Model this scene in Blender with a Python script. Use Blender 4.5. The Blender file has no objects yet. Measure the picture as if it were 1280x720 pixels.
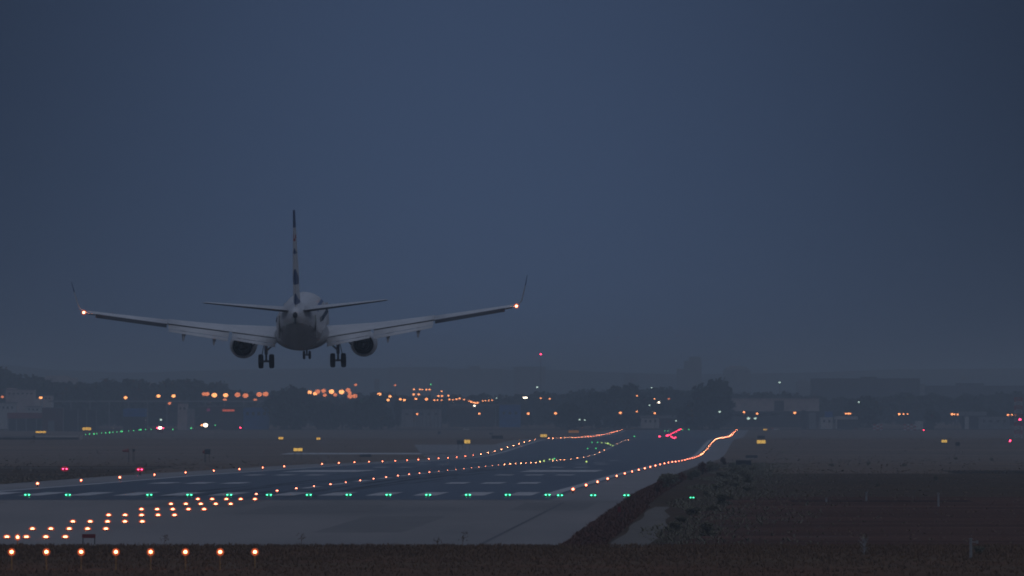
import bpy, bmesh, math, random
from mathutils import Vector, Matrix
random.seed(11)
R = math.radians
sc = bpy.context.scene
C = sc.collection

# ------------------------------------------------------------------ camera
FPX, HOR, CAMZ, PW, PH = 11750.0, 495.0, 7.57, 1280.0, 720.0
cd = bpy.data.cameras.new('camera'); cam = bpy.data.objects.new('camera', cd); C.objects.link(cam)
PITCH = math.atan((HOR - PH / 2) / FPX)
cam.location = (0, 0, CAMZ); cam.rotation_euler = (R(90) + PITCH, 0, 0)
cd.sensor_width = 36; cd.lens = 36 * FPX / PW
cd.clip_start = 1; cd.clip_end = 40000
cd.dof.use_dof = True; cd.dof.focus_distance = 850; cd.dof.aperture_fstop = 5.6
sc.camera = cam

# ------------------------------------------------------------------ dusk sky
w = bpy.data.worlds.new('World'); sc.world = w; w.use_nodes = True
nt = w.node_tree; nt.nodes.clear()
N = nt.nodes.new; LK = nt.links.new
out = N('ShaderNodeOutputWorld'); bg = N('ShaderNodeBackground')
sky = N('ShaderNodeTexSky'); sky.sky_type = 'NISHITA'; sky.sun_disc = False
sky.sun_elevation = R(-1.5); sky.sun_rotation = R(150); sky.air_density = 1.5; sky.dust_density = 2.0
geo = N('ShaderNodeTexCoord'); sep = N('ShaderNodeSeparateXYZ'); LK(geo.outputs['Generated'], sep.inputs[0])
ramp = N('ShaderNodeMapRange'); ramp.inputs['From Min'].default_value = 0.08; ramp.inputs['From Max'].default_value = 0.9
ramp.inputs['To Min'].default_value = 1.0; ramp.inputs['To Max'].default_value = 2.75
LK(sep.outputs['Z'], ramp.inputs['Value'])
low = N('ShaderNodeMapRange'); low.inputs['From Min'].default_value = 0.012; low.inputs['From Max'].default_value = 0.05
low.inputs['To Min'].default_value = 1.04; low.inputs['To Max'].default_value = 0.83; LK(sep.outputs['Z'], low.inputs['Value'])
lowm = N('ShaderNodeMath'); lowm.operation = 'MULTIPLY'; LK(ramp.outputs[0], lowm.inputs[0]); LK(low.outputs[0], lowm.inputs[1])
# overcast dusk: cloud layer brighter overhead, dimmed to both sides to stand in for lens falloff
ax = N('ShaderNodeMath'); ax.operation = 'ADD'; ax.inputs[1].default_value = 0.004; LK(sep.outputs['X'], ax.inputs[0])
sq = N('ShaderNodeMath'); sq.operation = 'MULTIPLY'; LK(ax.outputs[0], sq.inputs[0]); LK(ax.outputs[0], sq.inputs[1])
gx = N('ShaderNodeMath'); gx.operation = 'MULTIPLY'; gx.inputs[1].default_value = -330.0; LK(sq.outputs[0], gx.inputs[0])
ge = N('ShaderNodeMath'); ge.operation = 'EXPONENT'; LK(gx.outputs[0], ge.inputs[0])
gr = N('ShaderNodeMapRange'); gr.inputs['To Min'].default_value = 0.22; gr.inputs['To Max'].default_value = 1.0; LK(ge.outputs[0], gr.inputs['Value'])
cn = N('ShaderNodeTexNoise'); cn.inputs['Scale'].default_value = 9; cn.inputs['Detail'].default_value = 3; LK(geo.outputs['Generated'], cn.inputs['Vector'])
cr = N('ShaderNodeMapRange'); cr.inputs['To Min'].default_value = 0.93; cr.inputs['To Max'].default_value = 1.07; LK(cn.outputs['Fac'], cr.inputs['Value'])
m1 = N('ShaderNodeMath'); m1.operation = 'MULTIPLY'; LK(lowm.outputs[0], m1.inputs[0]); LK(cr.outputs[0], m1.inputs[1])
m2 = N('ShaderNodeMath'); m2.operation = 'MULTIPLY'; LK(m1.outputs[0], m2.inputs[0])
mixg = N('ShaderNodeMapRange'); mixg.inputs['From Min'].default_value = 0.1; mixg.inputs['From Max'].default_value = 0.4
mixg.inputs['To Min'].default_value = 1.0; mixg.inputs['To Max'].default_value = 0.0; LK(sep.outputs['Z'], mixg.inputs['Value'])
gm = N('ShaderNodeMix'); gm.data_type = 'FLOAT'; gm.inputs[2].default_value = 1.0; LK(mixg.outputs[0], gm.inputs[0]); LK(gr.outputs[0], gm.inputs[3])
LK(gm.outputs[0], m2.inputs[1])
mx = N('ShaderNodeMix'); mx.data_type = 'RGBA'; mx.inputs[0].default_value = 0.9
mx.inputs[7].default_value = (0.475, 0.78, 1.53, 1)
LK(sky.outputs['Color'], mx.inputs[6])
vm = N('ShaderNodeVectorMath'); vm.operation = 'SCALE'; LK(mx.outputs[2], vm.inputs[0]); LK(m2.outputs[0], vm.inputs['Scale'])
tint = N('ShaderNodeMix'); tint.data_type = 'RGBA'; tint.blend_type = 'MULTIPLY'; tint.inputs[7].default_value = (1.42, 1.03, 0.74, 1)
tf = N('ShaderNodeMapRange'); tf.inputs['From Min'].default_value = 0.12; tf.inputs['From Max'].default_value = 0.6; LK(sep.outputs['Z'], tf.inputs['Value'])
LK(tf.outputs[0], tint.inputs[0]); LK(vm.outputs[0], tint.inputs[6])      # neutral cloud overhead, blue low down
LK(tint.outputs[2], bg.inputs['Color']); bg.inputs['Strength'].default_value = 0.1
LK(bg.outputs[0], out.inputs['Surface'])
sl = bpy.data.lights.new('sun', 'SUN'); sun = bpy.data.objects.new('sun', sl); C.objects.link(sun)
sl.energy = 0.06; sl.angle = R(25); sl.color = (0.85, 0.9, 1.0); sun.rotation_euler = (R(62), 0, R(25))
vs = sc.view_settings; vs.view_transform = 'Standard'; vs.look = 'None'; vs.exposure = 0.0; vs.gamma = 1.0
try: vs.use_curve_mapping = False
except Exception: pass
cy = sc.cycles
cy.use_denoising = True; cy.pixel_filter_type = 'BLACKMAN_HARRIS'; cy.filter_width = 1.8
cy.volume_bounces = 2; cy.max_bounces = 5; cy.sample_clamp_indirect = 2.0
cy.caustics_reflective = True; cy.use_light_tree = True

# ------------------------------------------------------------------ terrain
KN = [(-400, 0), (200, 0), (700, 0.0), (750, -.08), (850, -.45), (1000, -.95), (1150, -1.58), (1260, -2.05), (1340, -2.38), (1430, -2.8), (1530, -3.4),
      (1640, -3.95), (1740, -4.35), (1850, -4.9), (1950, -5.2), (2050, -5.4), (2150, -5.27), (2250, -4.95), (2350, -4.6), (2430, -4.35),
      (2510, -4.27), (2600, -4.5), (2750, -5.0), (3000, -5.95), (3300, -6.9), (3560, -7.1), (3800, -7.0), (4000, -6.7), (4300, -6.6), (15000, -6.6)]
def zt(Y):
    for (a, za), (b, zb) in zip(KN, KN[1:]):
        if a <= Y <= b: return za + (zb - za) * (Y - a) / (b - a)
    return 0.0 if Y < 0 else -6.6
CP, SP = math.cos(PITCH), math.sin(PITCH)
def at(px, py, D):
    u, v = (px - 640) / FPX, -(py - 360) / FPX
    dy, dz = CP - v * SP, SP + v * CP
    return Vector((u / dy * D, D, CAMZ + dz / dy * D))
def gd(py):
    """distance at which the ground is seen at image row py"""
    D = 250.0
    while D < 9000:
        if at(640, py, D).z <= zt(D): return D
        D += 2
    return D
def g(px, py):
    D = gd(py); p = at(px, py, D); p.z = zt(D); return p
def xc(Y): return 0.027915 * Y - 39.57          # runway centre line

# ------------------------------------------------------------------ materials
def mat(name, col, rough=0.8, noise=None, metal=0.0, emit=None, spec=None, bump=None, col2=None, scale=(1, 1, 1), detail=6, streak=None):
    m = bpy.data.materials.new(name); m.use_nodes = True
    t = m.node_tree; b = t.nodes['Principled BSDF']
    b.inputs['Base Color'].default_value = (*col, 1); b.inputs['Roughness'].default_value = rough; b.inputs['Metallic'].default_value = metal
    if spec is not None: b.inputs['Specular IOR Level'].default_value = spec
    if noise:
        tc = t.nodes.new('ShaderNodeNewGeometry') if noise[0] == 'w' else t.nodes.new('ShaderNodeTexCoord')
        mp = t.nodes.new('ShaderNodeMapping'); mp.inputs['Scale'].default_value = scale
        t.links.new(tc.outputs['Position' if noise[0] == 'w' else 'Object'], mp.inputs['Vector'])
        n = t.nodes.new('ShaderNodeTexNoise'); n.inputs['Scale'].default_value = noise[1]; n.inputs['Detail'].default_value = detail
        n.inputs['Roughness'].default_value = 0.65
        t.links.new(mp.outputs[0], n.inputs['Vector'])
        r = t.nodes.new('ShaderNodeMapRange'); r.inputs['From Min'].default_value = 0.32; r.inputs['From Max'].default_value = 0.68
        t.links.new(n.outputs['Fac'], r.inputs['Value'])
        x = t.nodes.new('ShaderNodeMix'); x.data_type = 'RGBA'
        x.inputs[6].default_value = (*col, 1); x.inputs[7].default_value = (*(col2 or tuple(c * .6 for c in col)), 1)
        t.links.new(r.outputs[0], x.inputs[0])
        last = x.outputs[2]
        if streak:
            n2 = t.nodes.new('ShaderNodeTexNoise'); n2.inputs['Scale'].default_value = streak[0]; n2.inputs['Detail'].default_value = 4
            mp2 = t.nodes.new('ShaderNodeMapping'); mp2.inputs['Scale'].default_value = streak[1]
            t.links.new(tc.outputs['Position' if noise[0] == 'w' else 'Object'], mp2.inputs['Vector']); t.links.new(mp2.outputs[0], n2.inputs['Vector'])
            r2 = t.nodes.new('ShaderNodeMapRange'); r2.inputs['From Min'].default_value = 0.4; r2.inputs['From Max'].default_value = 0.65
            t.links.new(n2.outputs['Fac'], r2.inputs['Value'])
            x2 = t.nodes.new('ShaderNodeMix'); x2.data_type = 'RGBA'; x2.inputs[7].default_value = (*streak[2], 1)
            t.links.new(r2.outputs[0], x2.inputs[0]); t.links.new(last, x2.inputs[6]); last = x2.outputs[2]
        t.links.new(last, b.inputs['Base Color'])
        if bump:
            bp = t.nodes.new('ShaderNodeBump'); bp.inputs['Strength'].default_value = bump
            t.links.new(n.outputs['Fac'], bp.inputs['Height']); t.links.new(bp.outputs[0], b.inputs['Normal'])
    if emit:
        b.inputs['Emission Color'].default_value = (*emit[0], 1); b.inputs['Emission Strength'].default_value = emit[1]
        if len(emit) > 2 and emit[2]: m.cycles.emission_sampling = 'NONE'
    return m
M = {
 'grass': mat('dry grass', (.25, .185, .14), .95, ('w', .02), col2=(.155, .125, .1), streak=(.003, (1, 8, 1), (.3, .21, .16)), scale=(.5, 1.2, 1), spec=0.0),
 'near': mat('foreground grass', (.22, .115, .07), .95, ('w', .12), col2=(.12, .07, .047), streak=(.05, (1, 2, 1), (.18, .12, .075)), spec=0.0),
 'soil': mat('red brown soil', (.135, .07, .05), .95, ('w', .12), col2=(.08, .048, .037), scale=(.3, 1, 1), streak=(.03, (1, 3.5, 1), (.18, .1, .075)), spec=0.0),
 'scrubland': mat('dull scrub ground', (.14, .098, .07), .95, ('w', .05), col2=(.09, .07, .052), scale=(.4, 1, 1), spec=0.0),
 'dark': mat('dark green ground', (.085, .072, .062), .95, ('w', .05), col2=(.055, .05, .044), spec=0.0),
 'asphalt': mat('runway asphalt', (.062, .056, .05), .28, ('w', .08), col2=(.045, .044, .042), scale=(1, .12, 1), spec=.09, streak=(.25, (1, .01, 1), (.036, .035, .034))),
 'concrete': mat('worn grey pavement', (.29, .265, .245), .7, ('w', .06), col2=(.21, .2, .19), scale=(1, .25, 1), streak=(.05, (1, .1, 1), (.35, .31, .285)), spec=0.22),
 'shoulder': mat('pale shoulder pavement', (.35, .32, .3), .65, ('w', .1), col2=(.27, .25, .24), scale=(1, .2, 1)),
 'ditchsoil': mat('dark ditch soil', (.03, .026, .024), .95, ('w', .3), col2=(.018, .016, .015), spec=0.0),  # darker soil colour for the ditch strip
 'skid': mat('tyre rubber streaks', (.03, .029, .028), .5, ('w', .3), spec=.1),
 'patch': mat('repaired pavement slab', (.275, .255, .238), .75, ('w', .15), col2=(.215, .205, .195), spec=.15),
 'seam': mat('tarred seam', (.13, .125, .12), .7),
 'paint': mat('worn white paint', (.8, .77, .74), .6, ('w', .9), col2=(.5, .48, .46)),
 'path': mat('pale dirt track', (.27, .24, .21), .9, ('w', .5), col2=(.19, .17, .15), spec=0.0),
 'rut': mat('pale rut', (.2, .155, .14), .9, ('w', .4), col2=(.1, .075, .065), spec=0.0),
 'leaf': mat('scrub leaf', (.33, .29, .2), .8, ('w', .3), col2=(.2, .19, .13), spec=0.0),
 'treeleaf': mat('tree leaf', (.05, .065, .035), .8, ('o', .6), col2=(.025, .035, .02), spec=0.1),
 'bark': mat('bark', (.09, .07, .055), .9, ('o', 3)),
 'straw': mat('straw blade', (.3, .18, .1), .9, ('w', .25), col2=(.15, .095, .058), spec=0.0),
 'tuft': mat('dry tuft', (.34, .25, .17), .9, ('w', .3), col2=(.22, .17, .12), spec=0.0),
 'russet': mat('russet scrub', (.25, .12, .085), .9, ('w', .4), col2=(.14, .08, .06), spec=0.0),
 'white': mat('white aircraft paint', (.84, .82, .8), .35, ('o', 1.1), col2=(.74, .72, .7)),
 'belly': mat('grey belly paint', (.42, .4, .38), .4, ('o', .9), col2=(.33, .32, .31)),
 'blue': mat('deep blue paint', (.03, .07, .2), .35, ('o', 2), col2=(.026, .06, .17)),
 'stripe': mat('cheat line blue paint', (.13, .2, .38), .35, ('o', 2), col2=(.11, .18, .34)),
 'redpaint': mat('red paint', (.5, .05, .05), .4, ('o', 2), col2=(.42, .04, .04)),
 'winggrey': mat('wing grey paint', (.84, .83, .82), .4, ('o', .8), col2=(.68, .68, .68)),
 'wingdark': mat('dark parts and painted shade', (.05, .052, .06), .5, ('o', .9), col2=(.038, .04, .045)),  # stands in for shade under outer wing and aileron; also dark gear parts
 'flap': mat('flap panel grey', (.84, .82, .8), .45, ('o', 1.3), col2=(.68, .67, .66)),
 'metal': mat('gear metal', (.25, .25, .26), .4, ('o', 4), metal=.6),
 'rubber': mat('tyre rubber', (.018, .018, .02), .8, ('o', 6)),
 'hot': mat('burnt exhaust metal', (.035, .033, .033), .5, ('o', 3), metal=.5),
 'glass': mat('cabin glass', (.02, .025, .03), .15, ('o', 4)),
 'postyellow': mat('faded yellow post', (.55, .36, .13), .7, ('w', 6)),
 'housing': mat('light housing', (.12, .11, .1), .6, ('w', 9)),
 'black': mat('sign back black', (.03, .032, .035), .7, ('w', 3)),
 'pale': mat('weathered pale wood', (.5, .49, .47), .8, ('w', 5)),
 'b_cream': mat('cream wall', (.82, .75, .68), .8, ('o', .25), col2=(.68, .63, .58)),
 'b_grey': mat('grey wall', (.42, .41, .40), .8, ('o', .25)),
 'b_dark': mat('dark wall', (.09, .085, .09), .8, ('o', .3)),
 'b_brown': mat('brown wall', (.22, .1, .09), .8, ('o', .3)),
 'b_red': mat('red roof', (.45, .09, .08), .8, ('o', .3)),
 'b_blue': mat('blue cladding', (.05, .22, .6), .6, ('o', .3)),
 'b_pink': mat('pinkish wall', (.82, .68, .62), .8, ('o', .3)),
 'b_roof': mat('flat roof', (.34, .33, .33), .85, ('o', .3)),
 'window': mat('dark window', (.03, .035, .04), .3, ('o', 1)),
 'orange': mat('orange marker paint', (.5, .09, .05), .6, ('w', 3)),
 'rwwhite': mat('barrier white', (.85, .8, .78), .6, ('w', 3)),
 'rwred': mat('barrier red', (.65, .06, .06), .6, ('w', 3)),
}
def lampmat(name, col, s, sampled=False): return mat(name, (.1, .1, .1), .5, emit=(col, s, not sampled))
WARM, RED, GREEN = (1, .33, .17), (1, .03, .1), (.07, .85, .42)
def halomat(name, col, fac):  # weakly glowing see-through shell added round a lamp as its halo
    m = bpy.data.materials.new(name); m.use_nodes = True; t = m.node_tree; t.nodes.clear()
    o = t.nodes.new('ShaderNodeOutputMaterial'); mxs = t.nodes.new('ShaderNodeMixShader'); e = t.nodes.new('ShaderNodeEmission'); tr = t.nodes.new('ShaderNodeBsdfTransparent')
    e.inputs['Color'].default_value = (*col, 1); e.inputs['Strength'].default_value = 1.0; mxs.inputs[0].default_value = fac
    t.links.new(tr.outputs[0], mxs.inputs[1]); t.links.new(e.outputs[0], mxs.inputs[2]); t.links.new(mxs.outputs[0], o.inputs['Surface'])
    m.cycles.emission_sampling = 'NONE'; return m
HALO = {'warm': halomat('amber halo shell', (1, .16, .05), .25), 'green': halomat('green halo shell', (.02, .7, .3), .12), 'red': halomat('red halo shell', (1, .02, .08), .16)}
L = {
 'post': lampmat('lamp lit warm near', (1, .24, .10), 20, True),
 'bar': lampmat('lamp lit warm flush', (1, .24, .115), 15),
 'edge0': lampmat('lamp lit edge near', (1, .22, .12), 15, True),
 'edge1': lampmat('lamp lit edge middle', (1, .21, .11), 16, True),
 'edge2': lampmat('lamp lit edge far', (1, .34, .16), 46),
 'edge3': lampmat('lamp lit edge farthest', (1, .26, .12), 60),
 'cl0': lampmat('lamp lit centre near', (1, .25, .15), 8),
 'cl1': lampmat('lamp lit centre middle', (1, .30, .17), 5),
 'cl2': lampmat('lamp lit centre far', (1, .36, .17), 30),
 'green': lampmat('lamp lit green', GREEN, 6.5),
 'greendim': lampmat('lamp lit dim green', (.08, .8, .25), 1.9),
 'yellowgreen': lampmat('lamp lit yellow green', (.55, .8, .2), 2),
 'red': lampmat('lamp lit crimson', (1, .06, .2), 12),
 'redfar': lampmat('lamp lit far red', (1, .03, .1), 15),
 'street': lampmat('lamp lit sodium', (1, .36, .11), 4.4),
 'streetdim': lampmat('lamp lit sodium dim', (1, .26, .09), 1.6),
 'streetsmall': lampmat('lamp lit sodium small', (1, .33, .11), 4.2),
 'cool': lampmat('lamp lit cool', (.7, .95, .8), 1.7),
 'whitel': lampmat('lamp lit white', (1, .82, .62), 9),
 'tip': lampmat('lamp lit wing tip', (1, .27, .13), 26),
 'sign': mat('lit yellow sign', (.5, .3, .05), .6, ('w', .8), emit=((1, .6, .12), .85, True)),
 'signfar': mat('lit far amber sign', (.5, .3, .05), .6, ('w', .8), emit=((1, .55, .09), 1.0, True)),
 'redsign': mat('lit red shop sign', (.5, .1, .05), .6, emit=((1, .16, .07), .65, True)),
 'redglow': mat('dull red marker', (.3, .03, .03), .6, ('w', 3)),
}

# ------------------------------------------------------------------ helpers
def link(name, bm, ms, parent=None, smooth=False):
    me = bpy.data.meshes.new(name); bm.normal_update(); bm.to_mesh(me); bm.free()
    for m in (ms if isinstance(ms, (list, tuple)) else [ms]): me.materials.append(m)
    if smooth:
        for p in me.polygons: p.use_smooth = True
    o = bpy.data.objects.new(name, me); C.objects.link(o)
    if parent: o.parent = parent
    return o
def tag(o, label, cat, group=None):
    o['label'] = label; o['category'] = cat
    if group: o['group'] = group
    return o
def empty(name, loc, label=None, cat=None, group=None, rz=0):
    o = bpy.data.objects.new(name, None); C.objects.link(o); o.location = loc; o.rotation_euler = (0, 0, rz); o.empty_display_size = .5
    if label: tag(o, label, cat, group)
    return o
def struct(o, kind='structure'): o['kind'] = kind; return o
def copy_tree(o, parent=None):
    c = o.copy(); C.objects.link(c); c.parent = parent
    for ch in list(o.children): copy_tree(ch, c)
    return c
def box(bm, c, s, mi=0, rot=None):
    r = bmesh.ops.create_cube(bm, size=1, matrix=Matrix.Translation(c) @ (rot or Matrix()) @ Matrix.Diagonal((*s, 1)))
    fs = set(f for v in r['verts'] for f in v.link_faces)
    for f in fs: f.material_index = mi
    return r['verts']
def cyl(bm, p, q, r0, r1=None, n=10, mi=0, caps=True):
    p, q = Vector(p), Vector(q); d = q - p; r1 = r0 if r1 is None else r1
    rot = d.to_track_quat('Z', 'Y').to_matrix().to_4x4()
    r = bmesh.ops.create_cone(bm, cap_ends=caps, segments=n, radius1=r0, radius2=r1, depth=d.length, matrix=Matrix.Translation((p + q) / 2) @ rot)
    for f in set(f for v in r['verts'] for f in v.link_faces): f.material_index = mi
def ball(bm, c, r, sub=2, sc3=(1, 1, 1)):
    bmesh.ops.create_icosphere(bm, subdivisions=sub, radius=r, matrix=Matrix.Translation(c) @ Matrix.Diagonal((*sc3, 1)))
ONES = ['zeroth','first','second','third','fourth','fifth','sixth','seventh','eighth','ninth','tenth','eleventh','twelfth','thirteenth','fourteenth','fifteenth','sixteenth','seventeenth','eighteenth','nineteenth']
TENS = {2:('twentieth','twenty'),3:('thirtieth','thirty'),4:('fortieth','forty'),5:('fiftieth','fifty'),6:('sixtieth','sixty'),7:('seventieth','seventy'),8:('eightieth','eighty'),9:('ninetieth','ninety')}
def od(n):
    if n < 20: return ONES[n]
    if n >= 100: return 'hundredth' if n == 100 else 'hundred-and-' + od(n - 100)
    a, b = divmod(n, 10)
    return TENS[a][0] if b == 0 else TENS[a][1] + '-' + ONES[b]

def yset(y0, y1):
    s = {y0, y1} | {k for k, _ in KN if y0 < k < y1}
    y = y0
    while y < y1:
        s.add(round(y, 3)); y += 15 if y < 1200 else 60
    return sorted(s)
def sheet(bm, y0, y1, xl, xr, dz, mi=0):
    """strip that follows the ground between two side curves"""
    prev = None
    for Y in yset(y0, y1):
        a = bm.verts.new((xl(Y), Y, zt(Y) + dz)); b = bm.verts.new((xr(Y), Y, zt(Y) + dz))
        if prev:
            f = bm.faces.new((prev[0], prev[1], b, a)); f.material_index = mi
        prev = (a, b)
def lane(a, b): return (lambda Y: xc(Y) + a), (lambda Y: xc(Y) + b)

# ------------------------------------------------------------------ ground, roads
bm = bmesh.new()
rows = []
XS = [-6000, -2500, -1200, -600, -300, -150, -60, 0, 60, 150, 300, 600, 1200, 2500, 6000]
for Y in [k for k, _ in KN]:
    rows.append([bm.verts.new((x, Y, zt(Y))) for x in XS])
for a, b in zip(rows, rows[1:]):
    for i in range(len(XS) - 1): bm.faces.new((a[i], a[i + 1], b[i + 1], b[i]))
struct(link('ground', bm, M['grass']))
def strip(name, y0, y1, xl, xr, dz, m):
    bm = bmesh.new(); sheet(bm, y0, y1, xl, xr, dz); return struct(link(name, bm, m))
def wob(a, amp, k, ph=0): return lambda Y: a + amp * math.sin(Y * k + ph) + amp * .5 * math.sin(Y * k * 2.7 + ph * 2)
strip('foreground_verge', 200, 476, lambda Y: -90, lambda Y: 90, .012, M['near'])
strip('pavement', 474, 684, *lane(-34, 29), .02, M['concrete'])
strip('runway_shoulder', 680, 3950, *lane(-30.5, 28.6), .028, M['shoulder'])
strip('runway', 683, 3930, *lane(-23.6, 23.3), .036, M['asphalt'])
strip('soil_field', 476, 705, lambda Y: xc(Y) + 35.5 + 1.2 * math.sin(Y * .05), lambda Y: 130, .016, M['soil'])
strip('scrub_field', 705, 1060, lambda Y: xc(Y) + 34, lambda Y: 220, .012, M['scrubland'])
strip('scrub_band', 1062, 1165, lambda Y: xc(Y) + 60, lambda Y: 260, .012, M['dark'])
strip('verge', 476, 1600, lambda Y: xc(Y) + 28.4 + .5 * math.sin(Y * .07), lambda Y: xc(Y) + 38.5 + math.sin(Y * .03), .008, M['scrubland'])
strip('path', 470, 640, lambda Y: xc(Y) + 31.3 + .15 * math.sin(Y * .1), lambda Y: xc(Y) + 33.2 + .2 * math.sin(Y * .13) - max(0, (Y - 560)) * .012, .024, M['path'])
strip('left_field', 1000, 1330, lambda Y: -160, lambda Y: xc(Y) - 31 - 14 * (Y - 1000) / 330, .010, M['scrubland'])
strip('grass_strip', 800, 1005, lambda Y: -120, lambda Y: xc(Y) - 31 - 1.2 * math.sin(Y * .04), .012, M['dark'])
# taxiway slabs seen on the left side far along
strip('taxiway', 1900, 2350, lambda Y: xc(Y) - 30.3 - max(0, (Y - 1900) * .045), lambda Y: xc(Y) - 30.3, .03, M['shoulder'])
strip('service_road', 1240, 1262, lambda Y: -260, lambda Y: xc(Y) - 30.6, .016, M['path'])
strip('cross_road', 3960, 4100, lambda Y: -700, lambda Y: 900, .012, M['dark'])
bm = bmesh.new()
sheet(bm, 668, 669.4, lambda Y: xc(Y) + 23.8, lambda Y: xc(Y) + 29.0, .027)
for lat in (24.5,):
    sheet(bm, 476, 664, *lane(lat, lat + .25), .0265)
struct(link('pavement_seams', bm, M['seam']))
bm = bmesh.new()
for i in range(120):
    y0 = 690 + random.random() ** 1.4 * 1100; lat = random.choice((-1, 1)) * abs(random.gauss(3.6, 2.2)); ww = random.uniform(.15, .5); a = lat + random.uniform(-.6, .6)
    y1 = y0 + random.uniform(25, 140); dz_ = .0375 + .0003 * (i % 12)
    sheet(bm, y0, y1, lambda Y: xc(Y) + lat + (a - lat) * (Y - y0) / (y1 - y0), lambda Y: xc(Y) + lat + (a - lat) * (Y - y0) / (y1 - y0) + ww * min(1, (Y - y0) / 15 + .05, (y1 - Y) / 15 + .05), dz_)
struct(link('tyre_marks', bm, M['skid']))
bm = bmesh.new()
for (a, b_, y0, y1) in ((5, 13, 600, 650), (14, 19, 520, 590), (-22, -15, 610, 670), (22, 27, 620, 664), (-4, 3, 640, 676)):
    sheet(bm, y0, y1, *lane(a, b_), .0245)
struct(link('pavement_patches', bm, M['patch']))
bm = bmesh.new()
Z = .044
for i in range(12):                                   # piano keys at the threshold
    lat = -21.2 + i * 3.6 + (.9 if i >= 6 else -.3)
    sheet(bm, 713, 743, *lane(lat, lat + 1.8), Z)
for y0, n, ln in ((859, 3, 22), (1009, 3, 22), (1259, 2, 22), (1409, 2, 22), (1559, 1, 22), (1709, 1, 22)):
    for s in (-1, 1):
        for k in range(n):
            a = 9.3 + k * 3.3; sheet(bm, y0, y0 + ln, *lane(*sorted((s * a, s * (a + 1.9)))), Z)
for s in (-1, 1): sheet(bm, 1105, 1165, *lane(*sorted((s * 9.5, s * 18.5))), Z)
for y0 in range(790, 3800, 50): sheet(bm, y0, y0 + 28, *lane(-.45, .45), Z)
for s in (-1, 1): sheet(bm, 712, 3920, *lane(*sorted((s * 21.9, s * 22.9))), Z)
sheet(bm, 2080, 2125, lambda Y: xc(Y) - 70, lambda Y: xc(Y) - 30, .03)
struct(link('runway_markings', bm, M['paint']))
bm = bmesh.new()
for (x0, x1, y, th) in ((836, 905, 641.5, 3), (842, 882, 648, 3), (900, 950, 645, 2), (845, 862, 657, 3), (960, 1005, 651.5, 3), (822, 850, 681, 3),
                        (880, 960, 665, 2), (1000, 1060, 672, 2), (890, 940, 658, 2)):
    D = gd(y); sheet(bm, D, D + th, lambda Y, x=x0: at(x, 600, Y).x, lambda Y, x=x1: at(x, 600, Y).x, .022)
struct(link('field_ruts', bm, M['rut']))
D = gd(627.5)
strip('ditch', D, D + 7, lambda Y: 20, lambda Y: 33, .022, M['ditchsoil'])

# grass, scrub: uncountable cover
def blades(name, n, fx, m, h=(.15, .4), wd=.03, lean=.15):
    bm = bmesh.new()
    for _ in range(n):
        X, Y, k = fx(); z = zt(Y); hh = random.uniform(*h) * k; a = random.uniform(0, 6.28); ww = wd * random.uniform(.6, 1.6) * (1 + k) * .5
        for j in range(3):
            b = a + j * 2.1 + random.random(); dx, dy = math.cos(b), math.sin(b); ll = lean * random.uniform(.3, 2.2) * hh / .3
            ox, oy = random.uniform(-.08, .08), random.uniform(-.08, .08)
            v = [bm.verts.new((X + ox - dy * ww, Y + oy + dx * ww, z)), bm.verts.new((X + ox + dy * ww, Y + oy - dx * ww, z)),
                 bm.verts.new((X + ox + dx * ll, Y + oy + dy * ll, z + hh))]
            bm.faces.new(v)
    return tag(struct(link(name, bm, m), 'stuff'), None or 'cover', 'grass')
def lab(o, label, cat): o['label'] = label; o['category'] = cat; return o
def near_pt():
    Y = 476 - abs(random.gauss(0, 1)) * 26 if random.random() < .6 else random.uniform(385, 476)
    return random.uniform(-30, 34), Y, random.choice((.5, .7, .8, 1))
lab(blades('dry_grass', 26000, near_pt, M['straw'], (.08, .2), .035), 'dry straw grass in front of the paved area', 'grass')
def bank_pt():
    Y = random.uniform(472, 980); c = xc(Y)
    return c + 28.8 + random.random() ** 1.3 * (2.2 if Y < 640 else 2.0), Y, random.choice((.6, .8, 1, 1.2)) * (.75 if Y < 500 else 1)
lab(blades('russet_scrub', 9000, bank_pt, M['russet'], (.06, .2), .06, .2), 'russet low scrub along the right pavement edge', 'scrub')
def bank2_pt():
    Y = random.uniform(476, 1500); c = xc(Y)
    return c + 33.2 + abs(random.gauss(0, 3.2)) * random.choice((1, 1, 1.8)) + 1.2 * math.sin(Y * .045), Y, random.choice((.5, .7, 1, 1.5))
lab(blades('verge_scrub', 9000, bank2_pt, M['leaf'], (.05, .18), .04, .35), 'dull green scrub beyond the pale dirt track', 'scrub')
def right_pt():
    Y = random.uniform(480, 1160); return random.uniform(xc(Y) + 40, Y * .056), Y, random.choice((.3, .5, .8, 1.2)) * (1.6 if Y > 1060 else 1)
lab(blades('field_tufts', 3000, right_pt, M['tuft'], (.03, .1), .05, .8), 'low tufts scattered over the brown field at right', 'grass')
def left_pt():
    Y = random.uniform(800, 1060); return random.uniform(-Y * .056, xc(Y) - 31), Y, random.choice((.4, .8, 1.2, 1.6))
lab(blades('left_tufts', 3000, left_pt, M['tuft'], (.04, .12), .05, .8), 'dark grass tufts beyond the left runway shoulder', 'grass')
def far_pt():
    Y = random.uniform(1100, 3900); s = random.random() < .5
    X = random.uniform(-Y * .056, xc(Y) - 32) if s else random.uniform(xc(Y) + 30, Y * .056)
    return X, Y, random.choice((.4, .8, 1.2, 2.2))
lab(blades('far_field_tufts', 5000, far_pt, M['tuft'], (.04, .13), .1, .9), 'dry tufts over the far fields beside the runway', 'grass')

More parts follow.
